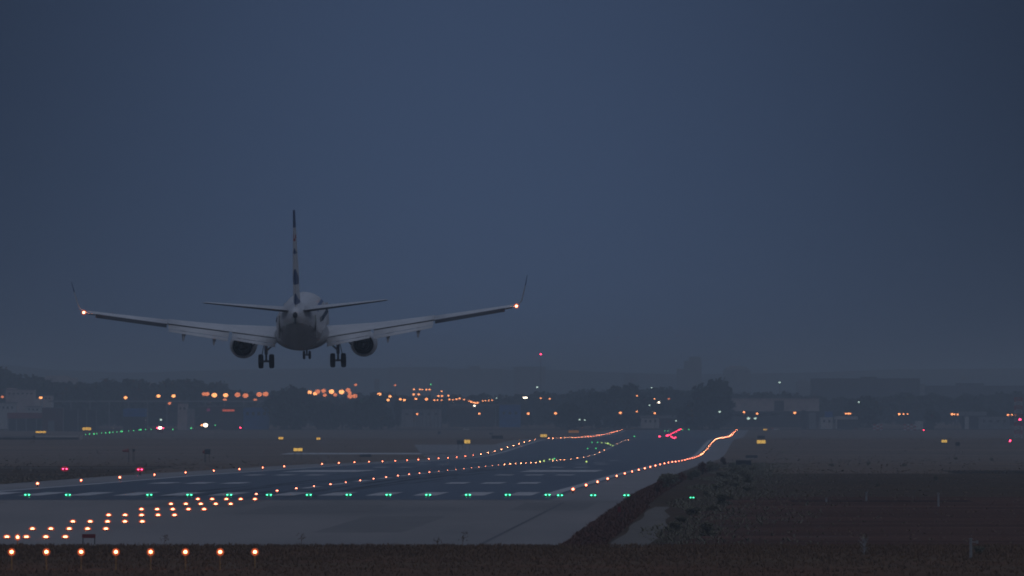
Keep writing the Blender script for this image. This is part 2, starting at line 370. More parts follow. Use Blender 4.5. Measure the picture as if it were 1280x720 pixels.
# ------------------------------------------------------------------ shrubs and trees
def crown_bm(r, h, n, leaf, lobes, z0, seed, flat=1.0):
    rr = random.Random(seed); bm = bmesh.new(); cs = []
    for i in range(lobes):
        a = rr.uniform(0, 6.28); d = rr.uniform(.1, .62) * r
        cs.append((Vector((math.cos(a) * d, math.sin(a) * d * flat, z0 + h * rr.uniform(.16, .8))), r * rr.uniform(.28, .55)))
    for i in range(n):
        c, cr_ = rr.choice(cs); v = Vector((rr.gauss(0, 1), rr.gauss(0, 1), rr.gauss(0, 1))).normalized() * cr_ * rr.uniform(.45, 1.12)
        v.z *= h / (2.1 * r) * 1.2; p = c + v
        a = Vector((rr.gauss(0, 1), rr.gauss(0, 1), rr.gauss(0, 1))).normalized(); b = a.orthogonal().normalized(); s = leaf * rr.uniform(.5, 1.4)
        q = a.cross(b)
        bm.faces.new([bm.verts.new(p + b * s), bm.verts.new(p + q * s * .6), bm.verts.new(p - b * s), bm.verts.new(p - q * s * .6)])
    return bm
def trunk_bm(h, r, seed, limbs=5, spread=2.0):
    rr = random.Random(seed); bm = bmesh.new()
    cyl(bm, (0, 0, -.2), (0, 0, h * .55), r, r * .65, 8); cyl(bm, (0, 0, h * .54), (.1, 0, h * .9), r * .65, r * .25, 7)
    for i in range(limbs):
        a = rr.uniform(0, 6.28); z = h * rr.uniform(.35, .7)
        cyl(bm, (0, 0, z), (math.cos(a) * spread, math.sin(a) * spread, z + h * .28), r * .4, r * .12, 6)
    return bm
protos = {}
def tree_proto(kind, r, h, th, n, leaf, lobes, seed):
    me_c = crown_bm(r, h, n, leaf, lobes, th, seed); me_t = trunk_bm(th + h * .55, .28 * r / 4, seed, spread=r * .5)
    t = empty(kind, (0, 0, 0)); link('crown', me_c, M['treeleaf'], t); link('trunk', me_t, M['bark'], t)
    return t
trees = [tree_proto('round_tree', 5, 9.6, .5, 2400, .55, 11, 1), tree_proto('round_tree', 4.2, 7.6, .3, 2000, .5, 9, 2),
         tree_proto('round_tree', 6.5, 8.8, .4, 2800, .6, 13, 3), tree_proto('cypress_tree', 2.2, 14, 1.0, 1800, .45, 8, 4)]
used = [False] * 4
def plant_tree(px, D, hgt, k, label, group=None):
    X = at(px, 500, D).x; o = trees[k] if not used[k] else copy_tree(trees[k]); used[k] = True
    base = (10, 7.9, 9.2, 15)[k]; s = hgt / base
    o.location = (X, D, zt(D)); o.rotation_euler = (0, 0, random.uniform(0, 6.28)); ws = s * random.uniform(.9, 1.25); o.scale = (ws, ws, s)
    tag(o, label, 'tree', group); return o

def shrub_proto(r, h, n, seed, m):
    rr = random.Random(seed); bm = crown_bm(r, h, n, r * .14, 7, 0.02, seed); t = empty('shrub', (0, 0, 0))
    link('foliage', bm, m, t); b2 = bmesh.new()
    for i in range(6):
        a = rr.uniform(0, 6.28); cyl(b2, (0, 0, -.05), (math.cos(a) * r * .5, math.sin(a) * r * .5, h * .7), .03, .01, 5)
    link('stem', b2, M['bark'], t); return t
shr = [shrub_proto(.75, 1.1, 700, 21, M['leaf']), shrub_proto(.9, .9, 800, 22, M['leaf']), shrub_proto(.6, 1.3, 600, 23, M['russet'])]
su = [False] * 3
def put_shrub(X, Y, s, k, label, group=None, zs=1):
    o = shr[k] if not su[k] else copy_tree(shr[k]); su[k] = True
    o.location = (X, Y, zt(Y)); o.rotation_euler = (0, 0, random.uniform(0, 6.28)); o.scale = (s, s, s * zs); tag(o, label, 'shrub', group)
spots = [(822, 617, 1.0), (831, 611, 1.2), (841, 607, 1.3), (851, 604, 1.0), (862, 600, .8), (870, 597, 1.0), (878, 593.5, 1.4), (887, 590, 1.3), (894, 588, .9), (905, 582, 1.2)]
for i, (px, py, s) in enumerate(spots):
    p = g(px, py); put_shrub(p.x, p.y, s * .85, (2, 0, 1)[i % 3], 'dark shrub at the right pavement edge, %s along from the near end' % od(i + 1), 'shrubs along the right pavement edge')
for i in range(26):
    Y = 500 + i * 31 + random.uniform(-8, 8); put_shrub(xc(Y) + random.uniform(33.6, 37.5), Y, random.uniform(.5, 1.0), random.choice((0, 1, 1)),
        'dull green shrub beyond the dirt track, %s from the foreground' % od(i + 1), 'shrubs beyond the dirt track', .7)
for i, (px, py) in enumerate([(1097, 608), (1195, 574.5), (1240, 576), (1040, 583), (1085, 582), (1130, 583), (1170, 600), (1225, 692)]):
    p = g(px, py); put_shrub(p.x, p.y, (.4, .6, .6, .5, .55, .5, .45, .45)[i], i % 2, 'lone dark shrub in the right field, %s' % ('beside the nearest pale post' if i == 7 else '%s counted from the left' % od([1, 6, 7, 0, 0, 0, 5, 0][i] or (2 + i))), None, .8)
# ------------------------------------------------------------------ field posts and small markers
for (px, y0, y1, lb) in ((1083, 615.5, 627, 'thin pale post in the right field above the dark ditch'), (1173, 617, 634, 'tall thin pale post standing right of the ditch'),
                         (1213.5, 674, 699, 'pale post with a short bracket in the near right field'), (1033, 623, 628, 'short pale peg left of the dark ditch')):
    D = gd(y1); p = at(px, y1, D); h = at(px, y0, D).z - zt(D); t = empty('marker_post', (p.x, D, zt(D)), lb, 'post')
    bm = bmesh.new(); cyl(bm, (0, 0, -.1), (0, 0, h), .075, .06, 8); link('post', bm, M['pale'], t)
    bm = bmesh.new(); box(bm, (0, 0, h + .02), (.18, .18, .05)); link('cap', bm, M['pale'], t)
    if px > 1210:
        bm = bmesh.new(); box(bm, (.16, 0, h * .86), (.2, .05, .05)); box(bm, (.3, 0, h * .86), (.1, .1, .14)); link('bracket', bm, M['pale'], t)
# the pale leafless weed in the right field
p = g(1080, 694); t = empty('dead_weed', p, 'pale leafless weed standing alone in the right field', 'plant')
bm = bmesh.new(); cyl(bm, (0, 0, -.05), (0, 0, .85), .025, .012, 6)
for i in range(14):
    z = random.uniform(.1, .6); a = random.uniform(0, 6.28); l = random.uniform(.12, .34); cyl(bm, (0, 0, z), (math.cos(a) * l, math.sin(a) * l, z + random.uniform(.05, .3)), .016, .008, 5)
for i in range(60):
    z = random.uniform(.1, .75); a = random.uniform(0, 6.28); l = random.uniform(.05, .3) * (1 - .5 * z); c = Vector((math.cos(a) * l, math.sin(a) * l, z))
    d = Vector((random.gauss(0, .03), random.gauss(0, .03), random.gauss(0, .04))); bm.faces.new([bm.verts.new(c), bm.verts.new(c + d), bm.verts.new(c + Vector((.03, 0, .03)))])
link('stem', bm, M['pale'], t)
for j, (px, py, h) in enumerate(((376, 681, .55), (578, 683, .7), (546, 683, .4), (205, 681, .45))):
    p = g(px, py); t = empty('tall_weed', p, 'tall dry weed against the pavement, %s from the left' % od({376: 2, 578: 4, 546: 3, 205: 1}[px]), 'plant', 'tall weeds at the pavement edge')
    bm = bmesh.new(); cyl(bm, (0, 0, -.05), (.08, 0, h), .016, .008, 5)
    for i in range(5):
        z = h * random.uniform(.3, .9); cyl(bm, (.08 * z / h, 0, z), (.08 + random.uniform(-.25, .25), 0, z + .12), .01, .006, 4)
    link('stem', bm, M['straw'], t)
    bm = bmesh.new()
    for i in range(14):
        z = h * random.uniform(.4, 1.05); c = Vector((.08 + random.gauss(0, .13), random.gauss(0, .08), z)); s = .03
        bm.faces.new([bm.verts.new(c + Vector((-s, 0, 0))), bm.verts.new(c + Vector((0, 0, -s))), bm.verts.new(c + Vector((s, .02, 0))), bm.verts.new(c + Vector((0, 0, s)))])
    link('leaves', bm, M['straw'], t)

# ------------------------------------------------------------------ airfield lights
def light_proto(name, parts):
    t = empty(name, (0, 0, 0))
    for pn, b, m in parts: link(pn, b, m, t, smooth=(pn == 'lens'))
    return t
def bmx(fn): b = bmesh.new(); fn(b); return b
# eight lamps on posts
def post_fn(b): cyl(b, (0, 0, -.15), (0, 0, .70), .034, .03, 8); cyl(b, (0, 0, -.1), (0, 0, .04), .07, .06, 8)
proto = light_proto('approach_lamp', [('post', bmx(post_fn), M['postyellow']),
    ('housing', bmx(lambda b: (cyl(b, (0, .03, .70), (0, .03, .76), .06, .08, 10),)), M['housing']),
    ('lens', bmx(lambda b: ball(b, (0, 0, .80), .078, 2)), L['post']), ('halo_shell', bmx(lambda b: ball(b, (0, 0, .80), .165, 3)), HALO['warm'])])
for i in range(8):
    o = proto if i == 0 else copy_tree(proto); px = 14.5 + i * 43.45; D = 409; o.location = (at(px, 690, D).x, D, zt(D))
    z = at(px, 690, D).z - .80; o.location.z = z
    tag(o, 'glowing lamp on a thin yellow post in the front row, %s from the left' % od(i + 1), 'lamp', 'row of lamps on posts')
o = copy_tree(proto); D = 467; o.location = (at(22, 671.5, D).x, D, at(22, 671.5, D).z - .80); o.scale = (.9, .9, 1)
tag(o, 'single warm lamp on a post behind the row, leftmost of those in the grass', 'lamp')
# flush bars of five
bp = light_proto('barrette_light', [('housing', bmx(lambda b: cyl(b, (0, .02, -.05), (0, .02, .06), .2, .17, 12)), M['housing']),
    ('lens', bmx(lambda b: ball(b, (0, 0, .09), .078, 2, (1.45, .9, .85))), L['bar']), ('halo_shell', bmx(lambda b: ball(b, (0, 0, .09), .16, 3, (1.3, .9, .85))), HALO['warm'])])
first = True
for r_ in range(7):
    Y = 497 + r_ * 30.3; cx = at((33, 86.5, 134.5, 177, 216, 251, 283)[r_], 600, Y).x
    for k in range(-2, 3):
        if at(640 + (cx + k * 1.03) / Y * FPX, 600, Y).x / Y * FPX + 640 < -6: continue
        o = bp if first else copy_tree(bp); first = False
        o.location = (cx + k * 1.03, Y, zt(Y) + .03)
        tag(o, 'flush warm light, %s of the %s crosswise bar before the threshold' % (('leftmost', 'second from left', 'middle one', 'second from right', 'rightmost')[k + 2], od(r_ + 1)), 'runway light', 'flush approach light bars')
# threshold greens
def dbl(m, s=1.0):
    def lens(dx): return bmx(lambda b: ball(b, (dx, 0, .11), .062 * s, 2, (1.15, .85, .85)))
    return [('housing', bmx(lambda b: (box(b, (0, .06, .05), (.5, .2, .1)),)), M['housing']), ('lens', lens(-.14), m), ('lens', lens(.14), m)]
tp = light_proto('threshold_light', dbl(L['green']) + [('halo_shell', bmx(lambda b: ball(b, (0, 0, .12), .27, 3, (1, .5, .5))), HALO['green'])])
xs = [34, 85] + [187 + 49.75 * i for i in range(11)]
for i, px in enumerate(xs):
    o = tp if i == 0 else copy_tree(tp); Y = 706; o.location = (at(px, 600, Y).x, Y, zt(Y) + .04)
    if i == 2: o.location.x -= .02
    tag(o, 'paired green light on the threshold line, %s from the left' % od(i + 1), 'runway light', 'green threshold lights')
for i, px in enumerate((700, 741.5, 783)):
    o = copy_tree(tp); Y = 702; o.location = (at(px, 600, Y).x, Y, zt(Y) + .04)
    tag(o, 'green wing bar light on the pale pavement, %s from the runway' % od(i + 1), 'runway light', 'green wing bar lights')
o = copy_tree(tp); Y = 681; o.location = (at(865, 600, Y).x, Y, .12); o.scale = (.75, .75, .75); tag(o, 'lone green light standing in the right field', 'runway light')
# red pair left
rp = light_proto('stop_light', dbl(L['red'], .95) + [('halo_shell', bmx(lambda b: ball(b, (0, 0, .12), .3, 3, (1.1, .6, .62))), HALO['red'])])
for i, px in enumerate((81, 175)):
    o = rp if i == 0 else copy_tree(rp); Y = 1010; o.location = (at(px, 600, Y).x, Y, at(px, (586.3, 587)[i], Y).z - .15); o.scale = (1.35, 1.2, 1.35)
    tag(o, 'crimson light in the dark grass left, %s one' % ('outer left' if i == 0 else 'nearer the runway'), 'runway light', 'crimson lights in the left grass')
    s = o.children[0]
    b = bmesh.new(); cyl(b, (0, .06, -1.2), (0, .06, .02), .05, .05, 6); link('post', b, M['housing'], o)
# runway edge lights
def edge_fn(b): cyl(b, (0, 0, -.05), (0, 0, .2), .05, .05, 8); cyl(b, (0, 0, .18), (0, 0, .23), .1, .1, 8)
ep = []
for k, (m, r) in enumerate((('edge0', .085), ('edge1', .085), ('edge2', .07), ('edge3', .075))):
    ep.append(light_proto('edge_light', [('housing', bmx(edge_fn), M['housing']), ('lens', bmx(lambda b: ball(b, (0, 0, .30), r, 2 if k < 2 else 1)), L[m]), ('halo_shell', bmx(lambda b: ball(b, (0, 0, .30), r * 1.9, 2)), HALO['warm'])][:3 if k < 2 else 2]))
eu = [False] * 4
for side, lat, y0 in (('left', -24.0, 811), ('right', 23.8, 736)):
    n = 0; Y = y0
    while Y < 3960:
        k = 0 if Y < 1150 else 1 if Y < 2000 else 2 if Y < 3000 else 3
        if not (side == 'left' and abs(Y - 1275) < 20) and not (side == 'left' and 2520 < Y < 2600):
            n += 1
            o = ep[k] if not eu[k] else copy_tree(ep[k]); eu[k] = True
            o.location = (xc(Y) + lat, Y, zt(Y) + .03); s = random.choice((.7, .85, 1, 1, 1.15)); o.scale = (s, s, 1)
            tag(o, 'warm %s edge light of the runway, %s from the near end' % (side, od(n)), 'runway light', 'lights along the %s runway edge' % side)
        Y += 51
# centre line lights
cp_ = []
for k, (m, r) in enumerate((('cl0', .085), ('cl1', .07), ('cl2', .06))):
    cp_.append(light_proto('centreline_light', [('housing', bmx(lambda b: cyl(b, (0, 0, -.03), (0, 0, .04), .16, .13, 10)), M['housing']),
        ('lens', bmx(lambda b: ball(b, (0, 0, .05), r, 2 if k < 1 else 1, (1, .8, .9))), L[m])]))
cu = [False] * 3; n = 0; Y = 718
while Y < 2600:
    k = 0 if Y < 1080 else 1 if Y < 1350 else 2
    if not (1590 < Y < 1670):
        n += 1; o = cp_[k] if not cu[k] else copy_tree(cp_[k]); cu[k] = True
        o.location = (xc(Y), Y, zt(Y) + .045); s_ = random.choice((.7, .9, 1, 1.15)); o.scale = (s_, s_, 1)
        tag(o, 'small centreline light of the runway, %s beyond the green threshold' % od(n), 'runway light', 'lights along the runway centreline')
    Y += 30 if Y < 1750 else 60
# coloured taxi lights and the red lights at the far end
def far_light(name, px, py, D, m, r, label, cat='runway light', group=None, base='housing', gz=None):
    p = at(px, py, D); z0 = zt(D)
    if p.z < z0 + .12: p.z = z0 + .12
    t = empty(name, (p.x, D, z0), label, cat, group)
    b = bmesh.new(); h = p.z - z0
    cyl(b, (0, 0, -.05), (0, 0, max(h - r * .5, .05)), .06, .05, 6); link(base, b, M['housing'], t)
    b = bmesh.new(); ball(b, (0, 0, h), r, 2); link('lens', b, L[m], t, True); return t
for i, (px, py) in enumerate([(107, 543), (112, 542.6), (117.5, 542.4), (121, 542), (127, 541.4), (132, 541), (137, 540.6), (141, 540.3), (146, 540), (151, 539.4), (152.5, 539.1), (161, 538.6), (167, 538.2), (174, 537.4), (176, 537.2), (182, 537), (189, 536.6), (216, 536.8), (239, 535.2), (269, 531.5)]):
    far_light('taxiway_light', px, py, 3000, 'greendim', (.16, .2, .26, .17)[i % 4], 'green taxiway light far left, %s from the left of its line' % od(i + 1), group='green taxiway lights at left')
for i, (px, py) in enumerate([(734.5, 561.3), (745, 561), (740, 553.5), (747, 553.6), (752, 553.9), (757, 554.3), (760, 555), (763, 556.4), (766, 557.6), (793, 546), (693, 574), (687, 575), (691, 575.3), (680, 577), (675, 577.5), (733, 578)]):
    far_light('taxiway_light', px, py, gd(py) - 4, 'greendim' if i in (0, 1, 2, 3, 9, 10) else 'yellowgreen', .14 if i not in (6, 9) else .26, 'tiny green or yellow light on the far runway, %s of them' % od(i + 1), group='coloured lights on the far runway')
for i, (px, py) in enumerate([(824.5, 546.3), (833.5, 545.3), (835, 544.6), (837, 544), (839, 543), (841, 542), (843, 541), (845, 539.8), (847, 538.6), (849, 537.3), (851, 536.3), (839, 546.3), (841, 547.5), (843, 548.3), (844.5, 547.2)]):
    far_light('runway_end_light', px, py, min(gd(py) - 4, 3900), 'redfar', .32 if i < 3 else .2, 'crimson light at the runway end, %s of the bent line' % od(i + 1), group='crimson lights at the runway end')
for i, (px, py) in enumerate([(831, 539.4), (835, 539.8), (853, 537), (861, 537)]):
    far_light('taxiway_light', px, py, 3850, 'greendim', .25, 'tiny green light beside the crimson runway end, %s from left' % od(i + 1), group='green lights at the runway end')

# ------------------------------------------------------------------ lit guidance signs and dark sign backs
def sign(px, py, wpx, hpx, D, m, label, name='guidance_sign', lit=True):
    s = D / FPX; p = at(px, py, D); W_, H_ = wpx * s, hpx * s; z0 = zt(D)
    t = empty(name, (p.x, D, z0), label, 'sign'); zc = max(p.z - z0, H_ / 2 + .15)
    b = bmesh.new(); box(b, (0, .12, zc), (W_ + .12, .2, H_ + .12)); bmesh.ops.bevel(b, geom=b.edges[:], offset=.03, affect='EDGES'); link('casing', b, M['black'], t)
    if lit:
        b = bmesh.new(); k = max(2, int(W_ / .9)); pw = W_ / k
        for j in range(k): box(b, (-W_ / 2 + pw * (j + .5), 0, zc), (pw - .05, .03, H_)); 
        link('lit_face', b, m, t)
    b = bmesh.new()
    for sx in (-.35, .35): cyl(b, (W_ * sx, .12, -.1), (W_ * sx, .12, zc - H_ / 2), .05, .05, 6)
    link('legs', b, M['housing'], t); t.children[-1].name = 'leg_frame'
    return t
sign(51, 540, 13, 2.2, 3050, L['signfar'], 'thin lit yellow sign above the low pale barrier at left')
sign(108.5, 536, 11, 3.4, 3300, L['signfar'], 'lit orange sign left of the green taxiway lights')
sign(351, 547.7, 6, 2.8, 2450, L['signfar'], 'small dull yellow sign, left of two above the broad yellow one')
sign(398, 548.3, 5, 2.5, 2430, L['signfar'], 'smallest yellow sign, right of two above the broad yellow one')
sign(372.5, 562, 11.5, 3.6, 1750, L['sign'], 'broad lit yellow sign in the left grass')
sign(584, 552, 7.5, 4.4, 2200, L['sign'], 'lit yellow sign with a dark box at its left side')
sign(575.5, 553, 8, 4.2, 2195, None, 'dark box standing left of a lit yellow sign', 'equipment_cabinet', False)
sign(679.5, 544.6, 8.5, 3.4, 2700, L['sign'], 'lit yellow sign near the bend of the left edge lights')
sign(717, 539.5, 13, 3, 3350, mat('dim amber sign', (.4, .2, .05), .6, ('w', .8), emit=((1, .4, .08), .22, True)), 'dim amber sign above the far left edge lights')
sign(951.5, 552.2, 11, 4.2, 2300, L['sign'], 'lit yellow sign right of the right edge lights')
sign(951.5, 546.5, 9, 3.2, 2600, None, 'dark box behind the yellow sign right of the runway', 'equipment_cabinet', False)
sign(1180.3, 551.4, 7, 3.2, 2300, L['sign'], 'lit yellow sign far out in the right grass')
sign(1197, 555, 5, 4, 2150, None, 'dark box right of the farthest right yellow sign', 'equipment_cabinet', False)
sign(956.5, 537, 5, 1.4, 3600, L['signfar'], 'faint tiny yellow sign behind the right yellow one')
for px, py, wp, hp, lb in ((621.5, 547.2, 14, 3.4, 'dark long box in the grass above the left edge lights'), (614, 542.5, 4, 2, 'small dark box above the long dark box'), (457, 570.3, 13.5, 2.6, 'dark low box left of the runway near the edge lights'),
                           (939.5, 571.6, 14, 2.8, 'smaller dark box right of the runway, the farther of two'), (929.5, 579.6, 18, 5, 'larger dark box right of the runway, the nearer of two'), (549, 541.5, 3.5, 3, 'small dark box left in the far grass'),
                           (697, 533, 3, 2, 'tiny dark box beside the farthest field')):
    sign(px, py, wp, hp, max(900, gd(py + hp * .5) - 3), None, lb, 'equipment_cabinet', False)
# small orange markers left
def marker(px, py, wpx, hpx, D, label, m='orange'):
    s = D / FPX; p = at(px, py, D); t = empty('windsock', (p.x, D, zt(D)), label, 'windsock'); zc = p.z - zt(D)
    b = bmesh.new(); cyl(b, (wpx * s * .5, 0, -.1), (wpx * s * .5, 0, zc + .3), .07, .05, 6); link('pole', b, M['housing'], t)
    b = bmesh.new(); cyl(b, (wpx * s * .5, 0, zc), (-wpx * s * .5, 0, zc - .1), hpx * s * .5, hpx * s * .25, 12, caps=False); link('sock', b, M[m], t)
marker(157, 563, 8, 5, 1600, 'orange windsock left of a small dark box in the left field')
marker(254.5, 564.5, 3, 5, 1600, 'small orange windsock in front of a dark box')
sign(259.5, 564.5, 6, 5.5, 1600, None, 'dark box on a thin leg behind a small orange windsock', 'equipment_cabinet', False)
sign(167, 562.8, 2, 2.5, 1600, None, 'small dark box right of the orange windsock', 'equipment_cabinet', False)
D = 480; p = at(111, 673.7, D); t = empty('marker_board', (p.x, D, 0), 'dark red board standing in the grass behind the post lamps', 'marker')
b = bmesh.new(); box(b, (0, 0, .42), (.68, .05, .2)); link('board', b, L['redglow'], t); b = bmesh.new()
for sx in (-.3, .3): box(b, (sx, .04, .17), (.05, .05, .5))
link('leg_frame', b, M['housing'], t)
D = 590; p = at(774, 645, D); t = empty('marker_board', (p.x, D, 0), 'dim red marker in the scrub at the right pavement edge', 'marker')
b = bmesh.new(); box(b, (0, 0, .45), (.2, .05, .35)); link('board', b, L['redglow'], t); b = bmesh.new(); box(b, (0, .04, .15), (.05, .05, .6)); link('leg_frame', b, M['housing'], t)

# low barrier / fence at far left
def bd(px0, px1, py0, D, parts, name, label, cat='building', depth=None):
    """building: parts are (px0,px1,pytop,pybottom,material,kind) boxes at distance D standing on the ground"""
    s = D / FPX; x = at((px0 + px1) / 2, 500, D).x; z0 = zt(D); t = empty(name, (x, D, z0), label, cat)
    dep = depth or 14
    for (a, c, y0, y1, m, kind) in parts:
        za = at(0, y0, D).z - z0; zb = 0 if y1 is None else at(0, y1, D).z - z0
        x0, x1 = at(a, 500, D).x - x, at(c, 500, D).x - x; b = bmesh.new()
        off = {'window': -.05, 'door': -.06, 'sign_board': -.12, 'column': -.3}.get(kind, 0); th = {'window': .12, 'door': .12, 'sign_board': .2, 'column': .35}.get(kind, dep)
        if kind == 'roof': off, th = -.4, dep + .8
        box(b, ((x0 + x1) / 2, off + th / 2, (za + zb) / 2), (x1 - x0, th, max(za - zb, .2))); link(kind, b, m if not isinstance(m, str) else M[m], t)
    return t
W = 'window'
def wins(x0, x1, n, y0, y1, frac=.5):
    p = (x1 - x0) / n; return [(x0 + p * (i + .5 - frac / 2), x0 + p * (i + .5 + frac / 2), y0, y1, W, 'window') for i in range(n)]
bd(-5, 100, 545, 2450, [(-5, 41, 545.6, 547.4, 'b_grey', 'rail'), (44, 98, 544.6, 546, 'b_cream', 'rail'), (-5, 98, 547, 549.5, 'b_dark', 'panel'), (100, 103, 543.5, 549.5, 'b_cream', 'end_post'), (41, 44, 544.8, 549.5, 'b_dark', 'post')],
   'blast_fence', 'long low pale topped barrier at the far left', 'fence', depth=1.2)
bd(4, 52, 487, 4300, [(7, 43, 487.5, None, 'b_pink', 'wall'), (8, 20, 485, 487.4, 'b_pink', 'roof_room'), (43, 52, 498, None, 'b_cream', 'annex'), (6.5, 43.5, 486.8, 487.6, 'b_roof', 'roof')] + wins(9, 42, 6, 491, 493), 'office_building', 'pinkish flat roofed block, highest of the far left buildings')
bd(0, 19, 504, 4050, [(-6, 19, 503.5, None, 'b_cream', 'wall'), (-6, 19.4, 502.8, 503.8, 'b_roof', 'roof')] + wins(-4, 18, 4, 508, 511, .4), 'warehouse', 'cream building with square windows at the left frame edge')
bd(54, 65, 494, 4200, [(54, 65, 494.5, None, 'b_cream', 'wall'), (53.6, 65.4, 494, 494.6, 'b_roof', 'roof')] + wins(55, 64, 2, 497, 499), 'small_building', 'small cream building behind the dark brown hall')
bd(32, 50, 508, 4000, [(32, 50, 508.5, None, 'b_cream', 'wall'), (31.6, 50.4, 507.8, 508.6, 'b_roof', 'roof')] + wins(34, 49, 3, 511, 513), 'small_building', 'cream box building behind the red roofed shed')
bd(9, 52, 516, 3900, [(9, 52, 516, 523, 'b_red', 'roof'), (11, 51, 523, None, 'b_dark', 'wall')] + [(x, x + 1.4, 523, None, 'b_grey', 'column') for x in (9.5, 20, 32, 45)], 'shed', 'dark shed with a wide red roof at left')
bd(52, 78, 510, 3880, [(52.5, 78, 510, None, 'b_brown', 'wall'), (52, 78.5, 509.3, 510.1, 'b_roof', 'roof'), (60, 68, 526, None, 'b_grey', 'door')], 'hall', 'dark brown hall with a grey door')
bd(78, 121, 510, 3860, [(79, 121, 512, None, 'b_dark', 'wall')] + [(x, x + 1, 510.5, None, 'b_grey', 'column') for x in (79, 97, 108, 120)] + wins(81, 119, 4, 516, 521, .5), 'glass_hall', 'dark glazed hall with pale columns left of the blue shed')
bd(154, 183, 510, 3900, [(154, 182, 510.5, 521, 'b_blue', 'cladding'), (154.3, 181.7, 521, None, 'b_dark', 'wall')], 'shed', 'shed with a blue upper wall')
bd(221, 242, 504, 3950, [(222, 234, 504.5, None, 'b_pink', 'wall'), (234, 243, 511, None, 'b_grey', 'annex'), (221.6, 234.4, 503.9, 504.6, 'b_roof', 'roof')] + wins(223, 233, 2, 509, 512), 'small_building', 'pinkish block standing right of the dark car park')
bd(255, 300, 508, 3950, [(250, 302, 508, None, 'b_dark', 'wall'), (278, 293, 511.8, 514.3, L['redsign'], 'sign_board'), (258.5, 262.5, 510.5, 514, mat('magenta board', (.4, .05, .2), .6, emit=((.9, .1, .4), .1, True)), 'sign_board'), (250, 302, 507.4, 508.1, 'b_roof', 'roof')] + wins(264, 277, 2, 512, 516), 'shop_building', 'dark low building with a glowing red sign')
bd(300, 345, 505, 4000, [(304, 336, 509, None, 'b_blue', 'wall'), (303.7, 336.3, 508.4, 509.1, 'b_roof', 'roof')] + wins(306, 334, 4, 515, 519), 'shed', 'blue grey shed right of the glowing red sign')
bd(50, 95, 469, 5600, [(50, 96, 472, 480, 'b_pink', 'wall'), (57, 86, 469.5, 472, 'b_pink', 'roof_room'), (68, 84, 480, None, 'b_pink', 'wall')] , 'apartment_building', 'pale long building on the skyline above the left trees')
bd(128, 142, 475, 5600, [(128, 141, 476, None, 'b_grey', 'wall'), (127.6, 141.4, 475.4, 476.1, 'b_roof', 'roof')], 'apartment_building', 'small grey block on the skyline right of the long pale building')
bd(500, 545, 516, 4300, [(502, 552, 512, None, 'b_grey', 'wall'), (501, 553, 511.3, 512.1, 'b_roof', 'roof')] + wins(504, 550, 5, 516, 519, .4), 'warehouse', 'long grey shed under the middle street lamps')
bd(580, 620, 508, 4300, [(562, 618, 509, None, 'b_dark', 'wall'), (561, 619, 508.3, 509.1, 'b_roof', 'roof')] + wins(564, 616, 5, 514, 517, .4), 'warehouse', 'dark long shed left of the blue building')
bd(624, 652, 505, 4250, [(624, 651, 505.5, None, 'b_blue', 'wall'), (623.6, 651.4, 504.9, 505.6, 'b_roof', 'roof')] + wins(626, 649, 3, 515, 518, .4), 'shed', 'blue building in the middle distance')
bd(741, 800, 509, 4250, [(742, 806, 510, 512, 'b_cream', 'roof'), (744, 804, 512, None, 'b_grey', 'wall')] + wins(746, 802, 6, 516, 521, .45), 'warehouse', 'pale roofed long shed behind the runway middle')
bd(800, 872, 519, 4150, [(800, 872, 519.5, 523, 'b_grey', 'roof'), (802, 824, 523, None, 'b_cream', 'wall'), (824.3, 871, 523, None, 'b_dark', 'wall')] + wins(804, 822, 3, 525, 528, .4), 'warehouse', 'low grey building just beyond the crimson lights')
bd(903, 1025, 497, 4250, [(903, 1024, 498, 514, 'b_pink', 'wall'), (902.5, 1024.5, 497.3, 498.1, 'b_roof', 'roof'), (968, 980, 501, 513.5, 'b_dark', 'sign_board'), (904, 1023, 514, None, 'b_dark', 'lower_wall'), (914, 975, 516, 519.5, 'b_cream', 'canopy')] + wins(910, 964, 6, 524, 529, .5), 'hangar', 'large pale hangar with a dark round patch, right of the runway end', depth=40)
bd(1000, 1022, 512, 4050, [(1003, 1008, 513, None, 'b_dark', 'wall'), (1011, 1020, 516, None, 'b_grey', 'annex')], 'service_tower', 'dark narrow structure before the right end of the hangar')
bd(1026, 1045, 514, 4050, [(1032, 1041, 514.5, 521.5, 'b_blue', 'cladding'), (1026, 1041, 521.6, None, 'b_cream', 'wall')] + wins(1027, 1040, 2, 525, 528, .4), 'small_building', 'cream hut with a blue top right of the hangar')
bd(1044, 1072, 520, 4050, [(1044, 1072, 520.5, 524.5, 'b_cream', 'roof'), (1044.5, 1071.5, 524.6, None, 'b_dark', 'wall'), (1044.3, 1046.5, 524.6, None, 'b_cream', 'column')], 'open_shed', 'shed with pale roof and dark opening right of the hangar')
bd(1140, 1160, 526, 4000, [(1145, 1154, 526.5, None, 'b_cream', 'wall'), (1154.3, 1168, 529, None, 'b_dark', 'annex')], 'small_building', 'small pale hut behind the right red and white barriers')
bd(1198, 1235, 514, 4050, [(1198, 1233, 514.5, 519.5, 'b_grey', 'roof'), (1204, 1223, 520, None, 'b_dark', 'wall'), (1206, 1211, 520.5, None, 'b_cream', 'column'), (1223.3, 1262, 521, None, 'b_grey', 'annex')] + wins(1226, 1260, 4, 525, 528, .4), 'terminal_building', 'grey roofed building near the right frame edge')
